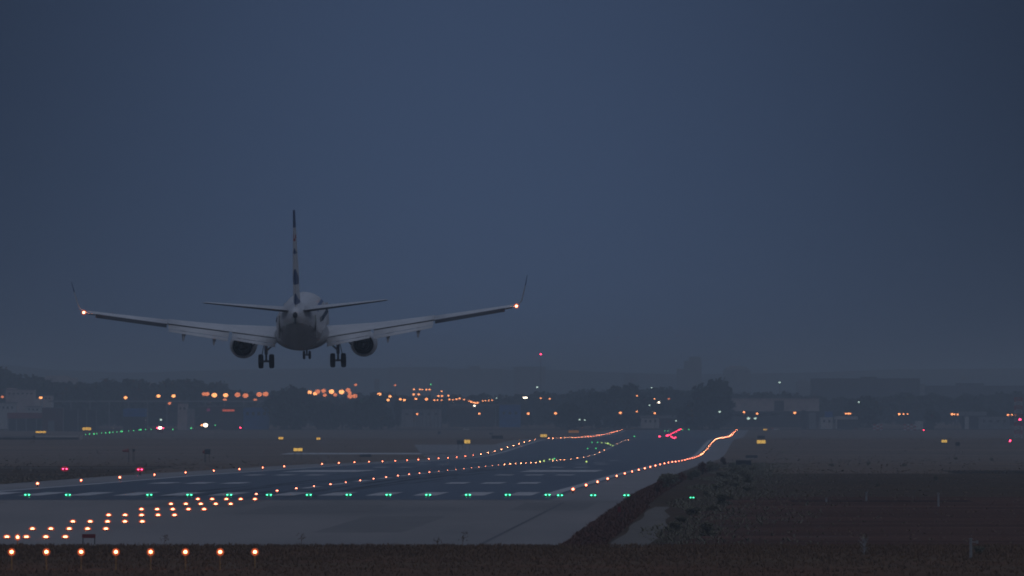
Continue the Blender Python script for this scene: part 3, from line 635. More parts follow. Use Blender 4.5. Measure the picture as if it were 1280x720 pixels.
# skyline blocks
bd(640, 685, 459, 7600, [(642, 682, 459, None, 'b_grey', 'wall'), (641.7, 682.3, 458.4, 459.1, 'b_roof', 'roof')], 'apartment_building', 'wide faint block on the skyline under the red mast light', depth=60)
bd(850, 878, 446, 7000, [(847, 856, 461, None, 'b_grey', 'wall'), (856, 877, 451, None, 'b_grey', 'tower'), (862, 876, 446, 450.9, 'b_grey', 'roof_room')], 'tower_block', 'tall stepped faint tower block on the skyline', depth=40)
t = bd(905, 938, 457, 7000, [(905, 938, 463, None, 'b_grey', 'wall'), (893, 905, 478, None, 'b_grey', 'annex')], 'tower_block', 'faint round topped tower block behind the hangar', depth=30)
s = 7000 / FPX; b = bmesh.new(); ball(b, (0, 0, 0), 1, 3, (16.4 * s, 15 * s, 6.2 * s)); o = link('dome', b, M['b_grey'], t); o.location = ((921.5 - 915.5 + .0) * s - 5.6 * s + 0, 15, at(0, 463.2, 7000).z - zt(7000))
o.location.x = at(921.5, 0, 7000).x - t.location.x
bd(780, 800, 468, 7400, [(781, 799, 468, None, 'b_grey', 'wall')], 'tower_block', 'faint small block on the skyline left of the stepped tower', depth=40)
bd(995, 1022, 476, 6400, [(997, 1017, 476.5, None, 'b_grey', 'wall'), (1000, 1008, 474.5, 476.4, 'b_grey', 'roof_room')], 'apartment_building', 'faint pale block on the skyline above the hangar right end', depth=40)
bd(1017, 1150, 472, 5600, [(1017, 1150, 473, None, 'b_dark', 'wall'), (1080, 1096, 471, 473, 'b_dark', 'roof_room'), (1150, 1156, 480, None, 'b_grey', 'annex')], 'industrial_hall', 'huge dark hall behind the right buildings', depth=60)
bd(1155, 1290, 480, 5800, [(1157, 1290, 482, None, 'b_dark', 'wall'), (1200, 1230, 479, 481.9, 'b_dark', 'roof_room')], 'industrial_hall', 'long dark hall on the skyline at the right edge', depth=60)
bd(480, 560, 458, 8200, [(486, 560, 459, None, 'b_grey', 'wall')], 'apartment_building', 'faint long block on the skyline right of the airplane gear', depth=60)
bd(565, 628, 458, 8200, [(566, 628, 461, None, 'b_grey', 'wall'), (585, 600, 457.5, 461, 'b_grey', 'roof_room')], 'apartment_building', 'faint block on the skyline left of the red mast light', depth=60)
bd(330, 352, 474, 5600, [(468, 474, 474, None, 'b_grey', 'wall')], 'chimney', 'faint narrow block on the skyline below the right main wheels')
# overpass road at left
bd(65, 262, 500, 4150, [(60, 330, 500.6, 502.6, 'b_grey', 'deck')] + [(x, x + 1.2, 502.7, None, 'b_grey', 'column') for x in range(88, 325, 24)], 'overpass', 'long pale road bridge crossing behind the left buildings', 'bridge', depth=9)
bd(500, 640, 503, 4400, [(560, 640, 505.5, 507, 'b_grey', 'deck')] + [(x, x + 1, 507.1, None, 'b_grey', 'column') for x in range(565, 640, 18)], 'overpass', 'short road bridge under the curved string of lamps', 'bridge', depth=9)
# red and white barriers
nb = 0
for px0, n_ in ((1093, 3), (1131, 4)):
    for k in range(n_):
        px = px0 + k * 4.2; D = 3900; p = at(px, 530, D); z0 = zt(D); h = at(0, 530, D).z - z0; nb += 1
        t = empty('barrier', (p.x, D, z0), 'tall red and white striped barrier panel, %s of %s in the %s cluster' % (od(k + 1), ('three', 'four')[px0 > 1100], ('left', 'right')[px0 > 1100]), 'barrier', 'red and white barriers at right')
        b = bmesh.new()
        for j in range(4): box(b, (0, 0, h * (j + .5) / 4), (1.0, .3, h / 4), j % 2)
        link('panel', b, [M['rwred'], M['rwwhite']] if k % 2 else [M['rwwhite'], M['rwred']], t)
        b = bmesh.new(); box(b, (0, 0, .08), (1.0, 1.0, .15)); link('foot', b, M['black'], t)
# lattice mast at the right frame edge
D = 3000; p = at(1273, 500, D); t = empty('lattice_mast', (p.x, D, zt(D)), 'red and white lattice mast at the right frame edge', 'mast')
h = at(0, 497, D).z - zt(D); k = 10; wd_ = 1.1
for j in range(k):
    b = bmesh.new(); za, zb = h * j / k, h * (j + 1) / k - .02
    c4 = [(-wd_, -wd_), (wd_, -wd_), (wd_, wd_), (-wd_, wd_)]
    for i in range(4):
        a_, b_ = c4[i], c4[(i + 1) % 4]; cyl(b, (*a_, za), (*a_, zb), .14, .14, 5); cyl(b, (*a_, za), (*b_, zb), .09, .09, 5); cyl(b, (*a_, zb), (*b_, zb), .09, .09, 5)
    link('mast_section', b, M['rwred' if j % 2 else 'rwwhite'], t)
far_light('obstruction_light', 1275, 524.4, 2985, 'redfar', .34, 'red light on the lattice mast at the right edge', 'lamp')
far_light('ground_light', 1262.5, 551, 2300, 'redfar', .22, 'red light low in the grass at the right edge', 'lamp')
# parked van and cars near the left buildings
def car(px, D, wpx, hpx, label, mm, head=None):
    s = D / FPX; p = at(px, 530, D); t = empty('parked_car', (p.x, D, zt(D)), label, 'car'); W_, H_ = wpx * s, hpx * s
    b = bmesh.new()
    prof = [(-.5, .2), (-.5, .55), (-.34, .62), (-.22, 1), (.2, 1), (.36, .62), (.5, .52), (.5, .2)]
    va = [b.verts.new((x * W_, 0, z * H_)) for x, z in prof]; vb = [b.verts.new((x * W_, 1.8, z * H_)) for x, z in prof]
    b.faces.new(va[::-1]); b.faces.new(vb)
    for i in range(len(prof)): j = (i + 1) % len(prof); b.faces.new((va[i], va[j], vb[j], vb[i]))
    link('body', b, M[mm], t)
    b = bmesh.new(); box(b, (-.01 * W_, -.015, .8 * H_), (.38 * W_, .03, .24 * H_)); link('window', b, M['window'], t)
    for sx in (-.3, .3):
        for yy in (-.02, 1.82): b = bmesh.new(); cyl(b, (sx * W_, yy - .1, .17 * H_), (sx * W_, yy + .1, .17 * H_), .17 * H_, .17 * H_, 12); link('wheel', b, M['rubber'], t)
    if head:
        for sx in (-.5, .5): b = bmesh.new(); ball(b, (sx * W_, .5, .42 * H_), .2, 2); link('headlight', b, L[head], t)
    return t
car(970, 3900, 9, 3.6, 'pale car parked before the hangar', 'b_cream')
car(1050, 3880, 7, 3.6, 'grey car parked before the pale roofed shed', 'b_grey')
car(200, 3700, 8, 5, 'dark car under the bright lamp at left', 'b_red')
car(583, 3900, 8, 4, 'pale car in the middle distance under the bridge', 'b_cream')
car(837, 3900, 6, 3, 'small pale car behind the crimson lights', 'b_cream')

# ------------------------------------------------------------------ street lamps far behind the field
lampdata = [(3, 496, 'streetdim', .7), (51, 497, 'street', .75), (157, 497, 'street', .8), (198, 495, 'street', .9), (217, 495, 'street', .9), (212, 504, 'streetdim', .8), (255, 492.5, 'streetdim', 1.0), (259, 492.5, 'streetdim', 1.1),
 (268, 494, 'street', 1.25), (282, 494, 'street', 1.1), (281, 500, 'streetdim', .9), (297, 493.5, 'streetdim', 1.3), (307, 494.5, 'streetdim', 1.3), (319, 500, 'streetdim', .8), (324, 493, 'streetdim', 1.3), (332, 492.5, 'streetdim', 1.3), (356, 493.5, 'streetdim', 1.35),
 (387, 490.5, 'street', 1.0), (394, 492, 'street', .95), (397, 489.5, 'streetdim', 1.2), (404.5, 488.5, 'streetdim', 1.1), (406, 494, 'streetdim', .9), (414.5, 489.5, 'street', 1.2), (419, 493.5, 'streetdim', .9), (427, 490, 'street', 1.25), (435, 487.5, 'streetdim', 1.1), (437.5, 495.5, 'streetdim', 1.2), (437, 491, 'streetdim', 1), (443.5, 495, 'streetdim', 1.2), (444.5, 481, 'streetdim', .7),
 (474, 493, 'street', .95), (487.5, 495.5, 'street', .7), (485, 500, 'street', .7), (500.5, 499, 'street', .6), (505.5, 500, 'street', .6), (494, 481.5, 'streetdim', .5), (517.5, 486.7, 'streetsmall', .4), (525, 486.7, 'streetsmall', .4), (528, 486.9, 'streetsmall', .35), (533, 487, 'streetsmall', .45), (537, 487, 'streetsmall', .45),
 (538.5, 480.5, 'greendim', .4), (517, 493, 'streetsmall', .55), (523.5, 493, 'streetsmall', .55), (520, 498.5, 'streetsmall', .6), (533, 499, 'streetsmall', .7), (543, 500, 'streetsmall', .45), (547, 500, 'streetsmall', .4), (552, 489, 'streetsmall', .4), (548, 495, 'streetsmall', .5), (552.5, 495, 'streetsmall', .5), (560.5, 494.5, 'streetsmall', .45), (552, 500, 'streetsmall', .4),
 (561.5, 499.3, 'streetsmall', .5), (566, 499.8, 'streetsmall', .35), (570.5, 499, 'streetsmall', .45), (574.5, 498, 'streetsmall', .45), (580, 499.3, 'streetsmall', .4), (586.5, 501.3, 'streetsmall', .4), (589, 502.2, 'streetsmall', .5), (592, 503.2, 'streetsmall', .5), (594.5, 503.6, 'streetsmall', .45), (597, 503.5, 'streetsmall', .5),
 (603.5, 501.2, 'streetsmall', .35), (607, 500.6, 'streetsmall', .35), (611, 500.5, 'streetsmall', .35), (615, 500.2, 'streetsmall', .35), (621, 497.6, 'cool', .35), (593, 507.2, 'whitel', .5), (521.5, 517.5, 'streetsmall', .45), (599, 517, 'streetsmall', .5), (671.5, 484, 'cool', .5), (656.5, 497, 'whitel', .6), (676, 497.7, 'streetsmall', .4), (687, 498.5, 'streetsmall', .4),
 (660.3, 517, 'streetsmall', .6), (694.5, 516.6, 'streetsmall', .6), (775.5, 516, 'streetsmall', .6), (796, 494.6, 'streetsmall', .45), (818, 498.5, 'streetsmall', .35), (823.5, 503, 'whitel', .5), (836, 498.5, 'streetdim', .5), (814.5, 484.6, 'cool', .35), (812, 506.5, 'cool', .4), (796, 514.5, 'streetsmall', .35), (818.5, 516.5, 'streetsmall', .5),
 (899.5, 514.7, 'cool', .5), (930, 515.2, 'streetsmall', .5), (946.5, 517, 'streetsmall', .5), (935.5, 523, 'cool', .65), (944, 523, 'cool', .55), (974.5, 478, 'cool', .5), (993.5, 516, 'streetsmall', .6), (1057.5, 517, 'streetsmall', .45), (1060.5, 517, 'streetsmall', .45), (1063, 517, 'streetsmall', .4), (1073.5, 502.5, 'cool', .4),
 (1124, 517.5, 'streetsmall', .55), (1129.5, 517.5, 'streetsmall', .4), (1134.5, 517.5, 'streetsmall', .35), (1190, 517.8, 'streetsmall', .6), (1193, 518, 'streetsmall', .4), (1197, 518, 'streetsmall', .45), (1260, 518.5, 'streetsmall', .5), (1265, 518.5, 'streetsmall', .35), (1269, 518.3, 'streetsmall', .4),
 (201, 524.5, 'cool', .5), (200, 534.8, 'whitel', .8), (257, 531.5, 'whitel', .95), (252.5, 531.5, 'streetsmall', .6), (676, 442.8, 'redfar', .45), (804, 499, 'redfar', .28), (300.5, 534.5, 'redfar', .35), (197, 535, 'redfar', .4), (203.5, 535, 'redfar', .4), (1049.5, 537, 'redfar', .2), (1154.5, 537.5, 'redfar', .25), (724.5, 524.5, 'cool', .4), (731, 525, 'cool', .35), (845, 526, 'cool', .35)]
colw = {'street': 'bright amber', 'streetdim': 'dull orange', 'streetsmall': 'small amber', 'cool': 'pale greenish', 'whitel': 'bright white', 'redfar': 'red', 'greendim': 'green'}
cnt = {}
lampdata.sort(key=lambda q: q[0])
for px, py, m, r in lampdata:
    D = 3920 if py > 512 else 4180; D += (hash((int(px * 7), 3)) % 17) - 8
    p = at(px, py, D); z0 = zt(D); h = p.z - z0; c = cnt[m] = cnt.get(m, 0) + 1
    nm = 'street_lamp'
    t = empty(nm, (p.x, D, z0), '%s lamp on a pole beyond the field, %s of its colour from the left' % (colw[m], od(c)), 'street lamp', 'lamps beyond the airfield')
    if px == 676: t['label'] = 'red warning light on a thin mast above the skyline'; t['category'] = 'mast'; t.name = 'warning_mast'
    b = bmesh.new(); cyl(b, (0, .3, -.2), (0, .3, h + (.0)), .12, .07, 6)
    if h > 3: cyl(b, (0, .3, h), (0, -.2, h + .12), .06, .06, 5)
    link('pole', b, M['housing'], t)
    b = bmesh.new(); box(b, (0, -.05, h + r * .5 + .08), (r * .9, r * .9, .1)); link('lamp_hood', b, M['housing'], t)
    b = bmesh.new(); ball(b, (0, 0, h), r, 2, (1, 1, .8) if px not in (656.5,) else (1.9, 1, .6)); link('lamp_head', b, L[m], t, True)

# ------------------------------------------------------------------ far trees
named = [(357, 4000, 17, 2, 'big dark round tree below the left engine'), (368, 4010, 19, 0, 'tall dark tree right under the airplane left main gear'), (398, 3990, 13, 1, 'dark tree under the nose gear'), (412, 4000, 12, 2, 'second dark tree right of the nose gear'),
         (428, 4020, 12, 1, 'dark tree left of the right main gear'), (447, 4000, 12, 2, 'low dark tree below the right main wheels'), (464, 3990, 15, 0, 'dark tree right of the right main wheels'), (477, 4000, 12, 1, 'dark low tree beside the tall amber lamp'), (497, 4010, 13, 3, 'narrow dark tree below the amber lamps in the middle'),
         (715, 4000, 11, 2, 'round dark tree left of the pale roofed long shed'), (787, 4180, 20, 0, 'tall dark tree above the pale roofed long shed'), (768, 4200, 17, 2, 'wide dark tree left of the tall middle tree'), (806, 4200, 14, 1, 'small dark tree right of the tall middle tree'),
         (888, 4030, 22, 0, 'tallest dark tree left of the hangar'), (896, 4040, 18, 1, 'dark tree touching the hangar left end'), (872, 4060, 12, 2, 'low dark tree left of the tallest tree by the hangar'), (1165, 4060, 9, 1, 'small tree right of the pale hut'), (1085, 4200, 14, 2, 'wide tree behind the shed with dark opening'),
         (1240, 4200, 9, 1, 'small tree behind the grey roofed building'), (740, 4020, 8, 1, 'small tree before the pale roofed long shed')]
for px, D, h, k, lb in named: plant_tree(px, D, h, k, lb)
def skyl(px):      # top of the far tree line, photo rows
    pts = [(-20, 458), (10, 462), (30, 473), (60, 479), (100, 476), (190, 476), (230, 472), (262, 477), (290, 486), (350, 489), (470, 492), (520, 494), (600, 492), (680, 490), (760, 488), (840, 484), (900, 488), (980, 490), (1060, 496), (1150, 492), (1300, 490)]
    for (a, ya), (b, yb) in zip(pts, pts[1:]):
        if a <= px <= b: return ya + (yb - ya) * (px - a) / (b - a)
    return 490
i = 0; px = -14
while px < 1296:
    D = 4700 + random.uniform(-150, 150) if px > 290 else 4450 + random.uniform(-90, 90)
    h = at(0, skyl(px) + random.uniform(-1.5, 4), D).z - zt(D); i += 1
    plant_tree(px, D, h, random.choice((0, 2, 2, 1)), 'tree in the hazy tree line behind the buildings, %s from the left' % od(i), 'hazy tree line behind the buildings')
    px += random.uniform(9, 14)
i = 0; px = -10
while px < 1296:
    if not (130 < px < 150 or 905 < px < 1200):
        D = 4370 + random.uniform(-30, 90); i += 1
        plant_tree(px, D, random.uniform(6, 10), random.choice((0, 2, 1)), 'low tree or bush among the airport buildings, %s from the left' % od(i), 'low trees among the airport buildings')
    px += random.uniform(11, 24)
# distant hills fading in the haze
for nm, D, prof in (('hills', 9800, [(-200, 452), (0, 455), (60, 462), (160, 466), (300, 462), (430, 460), (560, 461), (700, 463), (850, 468), (1000, 466), (1120, 462), (1300, 460), (1500, 462)]),):
    bm = bmesh.new(); prev = None
    for px, py in prof:
        py -= 0; p = at(px, py, D)
        a = bm.verts.new((p.x, D - 900, -6.6)); b_ = bm.verts.new((p.x, D, p.z)); c = bm.verts.new((p.x * 1.1, D + 1500, -6.6))
        if prev: bm.faces.new((prev[0], a, b_, prev[1])); bm.faces.new((prev[1], b_, c, prev[2]))
        prev = (a, b_, c)
    struct(link(nm, bm, M['dark']))

# ------------------------------------------------------------------ the airplane
PL = empty('airplane', at(377, 402.3, 748), 'white jet airplane landing with its wheels and flaps down', 'airplane')
def loft(bm, secs, n=32, cap=True, mfun=None):
    """secs: (y, xc, zc, rx, rz)"""
    rings = []
    for (y, x0, z0, rx, rz) in secs:
        rings.append([bm.verts.new((x0 + rx * math.cos(2 * math.pi * i / n), y, z0 + rz * math.sin(2 * math.pi * i / n))) for i in range(n)])
    for j, (a, b) in enumerate(zip(rings, rings[1:])):
        for i in range(n):
            f = bm.faces.new((a[i], a[(i + 1) % n], b[(i + 1) % n], b[i]))
            if mfun: f.material_index = mfun(f.calc_center_median())
    if cap:
        bm.faces.new(rings[0][::-1]); bm.faces.new(rings[-1])
    return rings
def lerp(tab, y):
    for a, b in zip(tab, tab[1:]):
        if a[0] <= y <= b[0]:
            t = (y - a[0]) / (b[0] - a[0]); t2 = t
            return [p + (q - p) * t2 for p, q in zip(a, b)]
FT = [(-19.7, 0, 1.22, .2, .26), (-19.3, 0, 1.2, .3, .38), (-18, 0, 1.08, .58, .72), (-16, 0, .86, .95, 1.08), (-14, 0, .64, 1.27, 1.38), (-12, 0, .43, 1.52, 1.6), (-10, 0, .24, 1.7, 1.78), (-8, 0, .1, 1.82, 1.9), (-6, 0, .03, 1.87, 1.97), (-4, 0, 0, 1.88, 2.0),
      (12, 0, 0, 1.88, 2.0), (14, 0, -.04, 1.84, 1.94), (16, 0, -.16, 1.68, 1.72), (17.5, 0, -.32, 1.42, 1.38), (18.6, 0, -.46, 1.08, 1.0), (19.4, 0, -.56, .68, .62), (19.85, 0, -.62, .25, .25)]
ys = [FT[0][0] + i * .3 for i in range(int((19.85 + 19.7) / .3) + 1)] + [19.85]
def fus_m(c):
    if 1.15 < c.z < 1.38 and -9 < c.y < 13: return 1
    if c.z < -.55 + max(0, (-c.y - 8)) * .11: return 2
    return 0
bm = bmesh.new(); loft(bm, [lerp(FT, min(max(y, -19.7), 19.85)) for y in ys], 48, True, fus_m)
link('fuselage', bm, [M['white'], M['stripe'], M['belly']], PL, True)
bm = bmesh.new(); loft(bm, [(-19.95, 0, 1.22, .13, .17), (-19.66, 0, 1.22, .2, .26)], 16); link('exhaust_pipe', bm, M['hot'], PL, True)
bm = bmesh.new(); box(bm, (0, -19.3, .95), (.12, .9, .9)); bmesh.ops.bevel(bm, geom=bm.edges[:], offset=.05, affect='EDGES'); link('tail_light_fairing', bm, M['wingdark'], PL)
# belly fairing
bm = bmesh.new(); loft(bm, [(-5.2, 0, -1.4, .3, .3), (-4.2, 0, -1.3, 1.3, .75), (-2.5, 0, -1.15, 1.95, 1.05), (0, 0, -1.1, 2.2, 1.18), (3, 0, -1.1, 2.25, 1.2), (6, 0, -1.15, 2.0, 1.05), (8, 0, -1.3, 1.3, .7), (9, 0, -1.5, .3, .3)], 32)
link('wing_fairing', bm, M['belly'], PL, True)
# cabin windows and doors
wp = None
for sx in (-1, 1):
    for k in range(34):
        y = -9.5 + k * .72
        if 1.2 < y < 2: pass
        bm = None
        if wp is None:
            bm = bmesh.new(); box(bm, (0, 0, 0), (.04, .26, .36)); bmesh.ops.bevel(bm, geom=[e for e in bm.edges], offset=.018, affect='EDGES'); wp = link('cabin_window', bm, M['glass'], PL); o = wp
        else: o = wp.copy(); C.objects.link(o); o.parent = PL
        sec = lerp(FT, y); zz = .5; xx = sec[3] * math.sqrt(max(0, 1 - ((zz - sec[2]) / sec[4]) ** 2)); o.location = (sx * (xx + .0), y, zz); o.rotation_euler = (0, -sx * R(14), 0)
    for y in (-12.6, 15.2):
        sec = lerp(FT, y); bm = bmesh.new(); box(bm, (0, 0, 0), (.05, .86, 1.8)); o = link('cabin_door', bm, M['white'], PL); o.location = (sx * (sec[3] * .985), y, .1); o.rotation_euler = (0, -sx * R(2), sx * R(8) if y < 0 else -sx * R(12))
bm = bmesh.new()
for sx in (-1, 1):
    for a, b_ in ((17.2, .52), (17.9, .35)): box(bm, (sx * (.95 if a < 17.5 else .45), a, .62 if a < 17.5 else .52), (.06, .6, .42), rot=Matrix.Rotation(sx * R(-35 if a < 17.5 else -70), 4, 'Z'))
link('cockpit_window', bm, M['glass'], PL)
# aerofoil surfaces
AF = [(0, 0), (.012, .018), (.05, .04), (.15, .06), (.3, .068), (.5, .058), (.75, .03), (.9, .012), (1, .003)]
def foil(le, te, z, tk, n_=None, lean=0):
    c = le[1] - te[1]; pts = []
    for u, v in AF: pts.append((u, v))
    for u, v in reversed(AF[1:]): pts.append((u, -v * .75))
    return pts, c
def wing_surface(bm, secs, mi=0, under=None, tew=None):
    """secs (x, yLE, yTE, z, thickness scale, twist z drop at TE)"""
    rings = []
    for (x, yl, yt, z, tk, dz) in secs:
        c = yl - yt; ring = []
        for u, v in AF: ring.append(bm.verts.new((x, yl - u * c, z + v * c * tk - dz * u)))
        for u, v in list(reversed(AF))[:-1]: ring.append(bm.verts.new((x, yl - u * c, z - v * c * tk * .8 - dz * u - (.004 if u == 1 else 0))))
        rings.append(ring)
    n = len(rings[0])
    for a, b in zip(rings, rings[1:]):
        for i in range(n):
            vs_ = (a[i], a[(i + 1) % n], b[(i + 1) % n], b[i]); f = bm.faces.new(vs_)
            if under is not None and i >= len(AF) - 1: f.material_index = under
    bm.faces.new(rings[0]); bm.faces.new(rings[-1][::-1])
    bmesh.ops.recalc_face_normals(bm, faces=bm.faces[:])
def wz(x): return -1.5 + .147 * x + .0006 * x * x
def le(x): return 5.9 - .78 * (x - 1.9) if x < 5.8 else 2.86 - .515 * (x - 5.8)
def te(x): return -1.0 - .06 * (x - 1.9) if x < 5.8 else -1.24 - .245 * (x - 5.8)
for sx in (-1, 1):
    wg = bmesh.new()
    wing_surface(wg, [(sx * x, le(x), te(x), wz(x) + .05 * (le(x) - te(x)), 1.0 if x < 6 else .85, .05 * (le(x) - te(x))) for x in (1.2, 1.9, 3.8, 5.8, 8, 10.6)], 0, 1)
    wgo = link('wing', wg, [M['winggrey'], M['winggrey']], PL, True)
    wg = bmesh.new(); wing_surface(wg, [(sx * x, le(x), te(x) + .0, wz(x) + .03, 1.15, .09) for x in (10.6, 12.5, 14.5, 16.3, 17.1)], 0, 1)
    link('outer_wing', wg, [M['winggrey'], M['wingdark']], PL, True)  # underside shade put into the dark colour
    # aileron, coloured dark for the shadow below the trailing edge
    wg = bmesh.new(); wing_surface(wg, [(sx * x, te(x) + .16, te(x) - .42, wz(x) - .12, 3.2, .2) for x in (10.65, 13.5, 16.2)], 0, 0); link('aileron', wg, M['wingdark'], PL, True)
    # winglet
    wg = bmesh.new(); rings = []
    prof_w = [(17.1, wz(17.1), 0, 1.0), (17.35, wz(17.1) + .12, 30, .95), (17.55, wz(17.1) + .4, 60, .88), (17.68, wz(17.1) + .9, 76, .78), (17.86, wz(17.1) + 1.6, 78, .6), (18.02, wz(17.1) + 2.4, 80, .34)]
    for (x, z, an, k) in prof_w:
        c = 1.3 * k; yl = le(17.1) - (1 - k) * 2.6; ring = []; ca, sa = math.cos(R(an)), math.sin(R(an))
        for u, v in AF: ring.append(wg.verts.new((sx * (x - v * c * .8 * sa), yl - u * c, z + v * c * .8 * ca)))
        for u, v in list(reversed(AF))[:-1]: ring.append(wg.verts.new((sx * (x + v * c * .6 * sa), yl - u * c, z - v * c * .6 * ca - .003)))
        rings.append(ring)
    n = len(rings[0])
    for a, b_ in zip(rings, rings[1:]):
        for i in range(n): wg.faces.new((a[i], a[(i + 1) % n], b_[(i + 1) % n], b_[i]))
    wg.faces.new(rings[0]); wg.faces.new(rings[-1][::-1]); bmesh.ops.recalc_face_normals(wg, faces=wg.faces[:])
    for f in wg.faces:
        zc_ = f.calc_center_median().z - wz(17.1); f.material_index = 1 if zc_ > 1.9 else 0
    link('winglet', wg, [M['white'], M['blue']], PL, True)
    # flaps: main element and small aft element, extended and drooped
    for (xa, xb, ch, dr) in ((2.0, 5.5, 1.35, .32), (5.75, 10.5, 1.05, .34)):
        wg = bmesh.new(); wing_surface(wg, [(sx * x, te(x) + .05, te(x) + .05 - ch * (1 if i == 0 else .8), wz(x) - .12, 1.25, dr * (1 if i == 0 else .8)) for i, x in enumerate((xa, xb))]); f1 = link('flap', wg, M['flap'], PL, True)
        wg = bmesh.new(); wing_surface(wg, [(sx * x, te(x) - ch * (1 if i == 0 else .8) - .06, te(x) - ch * (1 if i == 0 else .8) - .55 * (1 if i == 0 else .75), wz(x) - .16 - dr * (1 if i == 0 else .8), 1.2, .22 * (1 if i == 0 else .75)) for i, x in enumerate((xa + .05, xb - .05))]); link('aft_flap', wg, M['flap'], f1, True)
        # strip coloured dark for the shade between the wing and the flap
        wg = bmesh.new(); wing_surface(wg, [(sx * x, te(x) + .75, te(x) - .02, wz(x) - .07, 1.1, .04) for x in (xa, xb)]); link('flap_shade_strip', wg, M['wingdark'], PL)
    for x in (6.9, 9.3):
        wg = bmesh.new(); loft(wg, [(te(x) + 2.6, 0, 0, .03, .03), (te(x) + 1.8, 0, -.05, .15, .2), (te(x) + .2, 0, -.16, .19, .27), (te(x) - .9, 0, -.36, .13, .17), (te(x) - 1.7, 0, -.62, .08, .1), (te(x) - 2.1, 0, -.74, .02, .03)], 14)
        o = link('flap_track_fairing', wg, M['belly'], PL, True); o.location = (sx * x, 0, wz(x) - .42)
    wg = bmesh.new(); wing_surface(wg, [(sx * x, le(x) + .5, le(x) + .02, wz(x) - .2, 2.2, -.12) for x in (6, 10, 14, 16.8)]); link('slat', wg, M['winggrey'], PL, True)
    # wing tip light
    wg = bmesh.new(); ball(wg, (sx * 17.12, te(17.1) - .18, wz(17.1) - .04), .09, 2); tl_ = link('tip_light', wg, L['tip'], PL)
    wg = bmesh.new(); ball(wg, (sx * 17.12, te(17.1) - .18, wz(17.1) - .04), .2, 3); link('halo_shell', wg, HALO['warm'], tl_)  # added glow shell round the tip light, no real part of it
    # engine
    ex, ez = sx * 4.83, -2.0
    e = bmesh.new(); loft(e, [(3.2, ex, ez, .84, .84), (4.2, ex, ez, .98, .98), (5.6, ex, ez, 1.1, 1.07), (7.2, ex, ez, 1.08, 1.04), (8.2, ex, ez + .02, .98, .94), (8.45, ex, ez + .02, .9, .86), (8.2, ex, ez + .02, .8, .78), (6.9, ex, ez, .78, .78)], 36, False)
    loft(e, [(3.2, ex, ez, .84, .84), (3.22, ex, ez, .8, .8), (4.6, ex, ez, .86, .86)], 36, False); bmesh.ops.recalc_face_normals(e, faces=e.faces[:])
    en = link('engine_nacelle', e, M['white'], PL, True)
    e = bmesh.new(); loft(e, [(3.26, ex, ez, .785, .785), (4.6, ex, ez, .83, .83), (4.62, ex, ez, .3, .3)], 32, False); link('fan_duct', e, M['hot'], en, True)
    e = bmesh.new(); loft(e, [(4.6, ex, ez, .62, .62), (3.6, ex, ez, .56, .56), (2.75, ex, ez, .42, .42), (2.77, ex, ez, .38, .38), (3.6, ex, ez, .42, .42)], 28, False); link('core_cowl', e, M['hot'], en, True)
    e = bmesh.new(); loft(e, [(2.2, ex, ez, .03, .03), (2.6, ex, ez, .14, .14), (3.3, ex, ez, .26, .26), (3.7, ex, ez, .28, .28)], 20); link('exhaust_cone', e, M['metal'], en, True)
    e = bmesh.new(); box(e, (ex, 4.6, -1.05), (.3, 4.2, .8)); bmesh.ops.bevel(e, geom=e.edges[:], offset=.1, affect='EDGES'); link('pylon', e, M['winggrey'], PL)
    e = bmesh.new(); bmesh.ops.create_circle(e, cap_ends=True, radius=.78, segments=28, matrix=Matrix.Translation((ex, 7.0, ez)) @ Matrix.Rotation(R(90), 4, 'X')); link('fan', e, M['hot'], en)
    # horizontal stabiliser
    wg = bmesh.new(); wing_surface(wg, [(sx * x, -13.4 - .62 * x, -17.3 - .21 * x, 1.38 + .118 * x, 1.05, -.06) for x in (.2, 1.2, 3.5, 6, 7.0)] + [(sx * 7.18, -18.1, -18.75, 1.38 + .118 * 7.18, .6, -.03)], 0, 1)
    link('horizontal_stabiliser', wg, [M['winggrey'], M['wingdark']], PL, True)  # lower face coloured dark, as on the outer wing
    # main gear
    gx_ = sx * 2.86
    gb = bmesh.new(); cyl(gb, (gx_, 0, -1.2), (gx_, 0, -2.55), .13, .13, 12); cyl(gb, (gx_, 0, -2.5), (gx_, 0, -3.1), .085, .085, 10); cyl(gb, (gx_ - .6, 0, -3.1), (gx_ + .6, 0, -3.1), .08, .08, 10)
    cyl(gb, (gx_, -.1, -1.45), (gx_ - sx * .02, -.35, -2.6), .05, .05, 8); cyl(gb, (gx_ - sx * 0, 0, -2.3), (gx_ - sx * .9, 0, -1.5), .07, .07, 8); cyl(gb, (gx_, -.14, -2.55), (gx_, -.4, -2.85), .05, .05, 6); cyl(gb, (gx_, -.4, -2.85), (gx_, -.06, -3.1), .05, .05, 6)
    mg = link('main_gear', gb, M['metal'], PL, True)
    gb = bmesh.new(); box(gb, (gx_ + sx * .24, .1, -2.15), (.05, .6, .8), rot=Matrix.Rotation(sx * R(-12), 4, 'Y')); link('gear_door', gb, M['wingdark'], mg)
    gb = bmesh.new()
    pts = [(gx_ + sx * .35, -1.6), (gx_ + sx * .62, -1.72), (gx_ + sx * .82, -1.62), (gx_ + sx * 1.1, -1.92)]
    for a, b_ in zip(pts, pts[1:]): cyl(gb, (a[0], .2, a[1]), (b_[0], .2, b_[1]), .045, .045, 6)
    link('gear_brace', gb, M['wingdark'], mg)
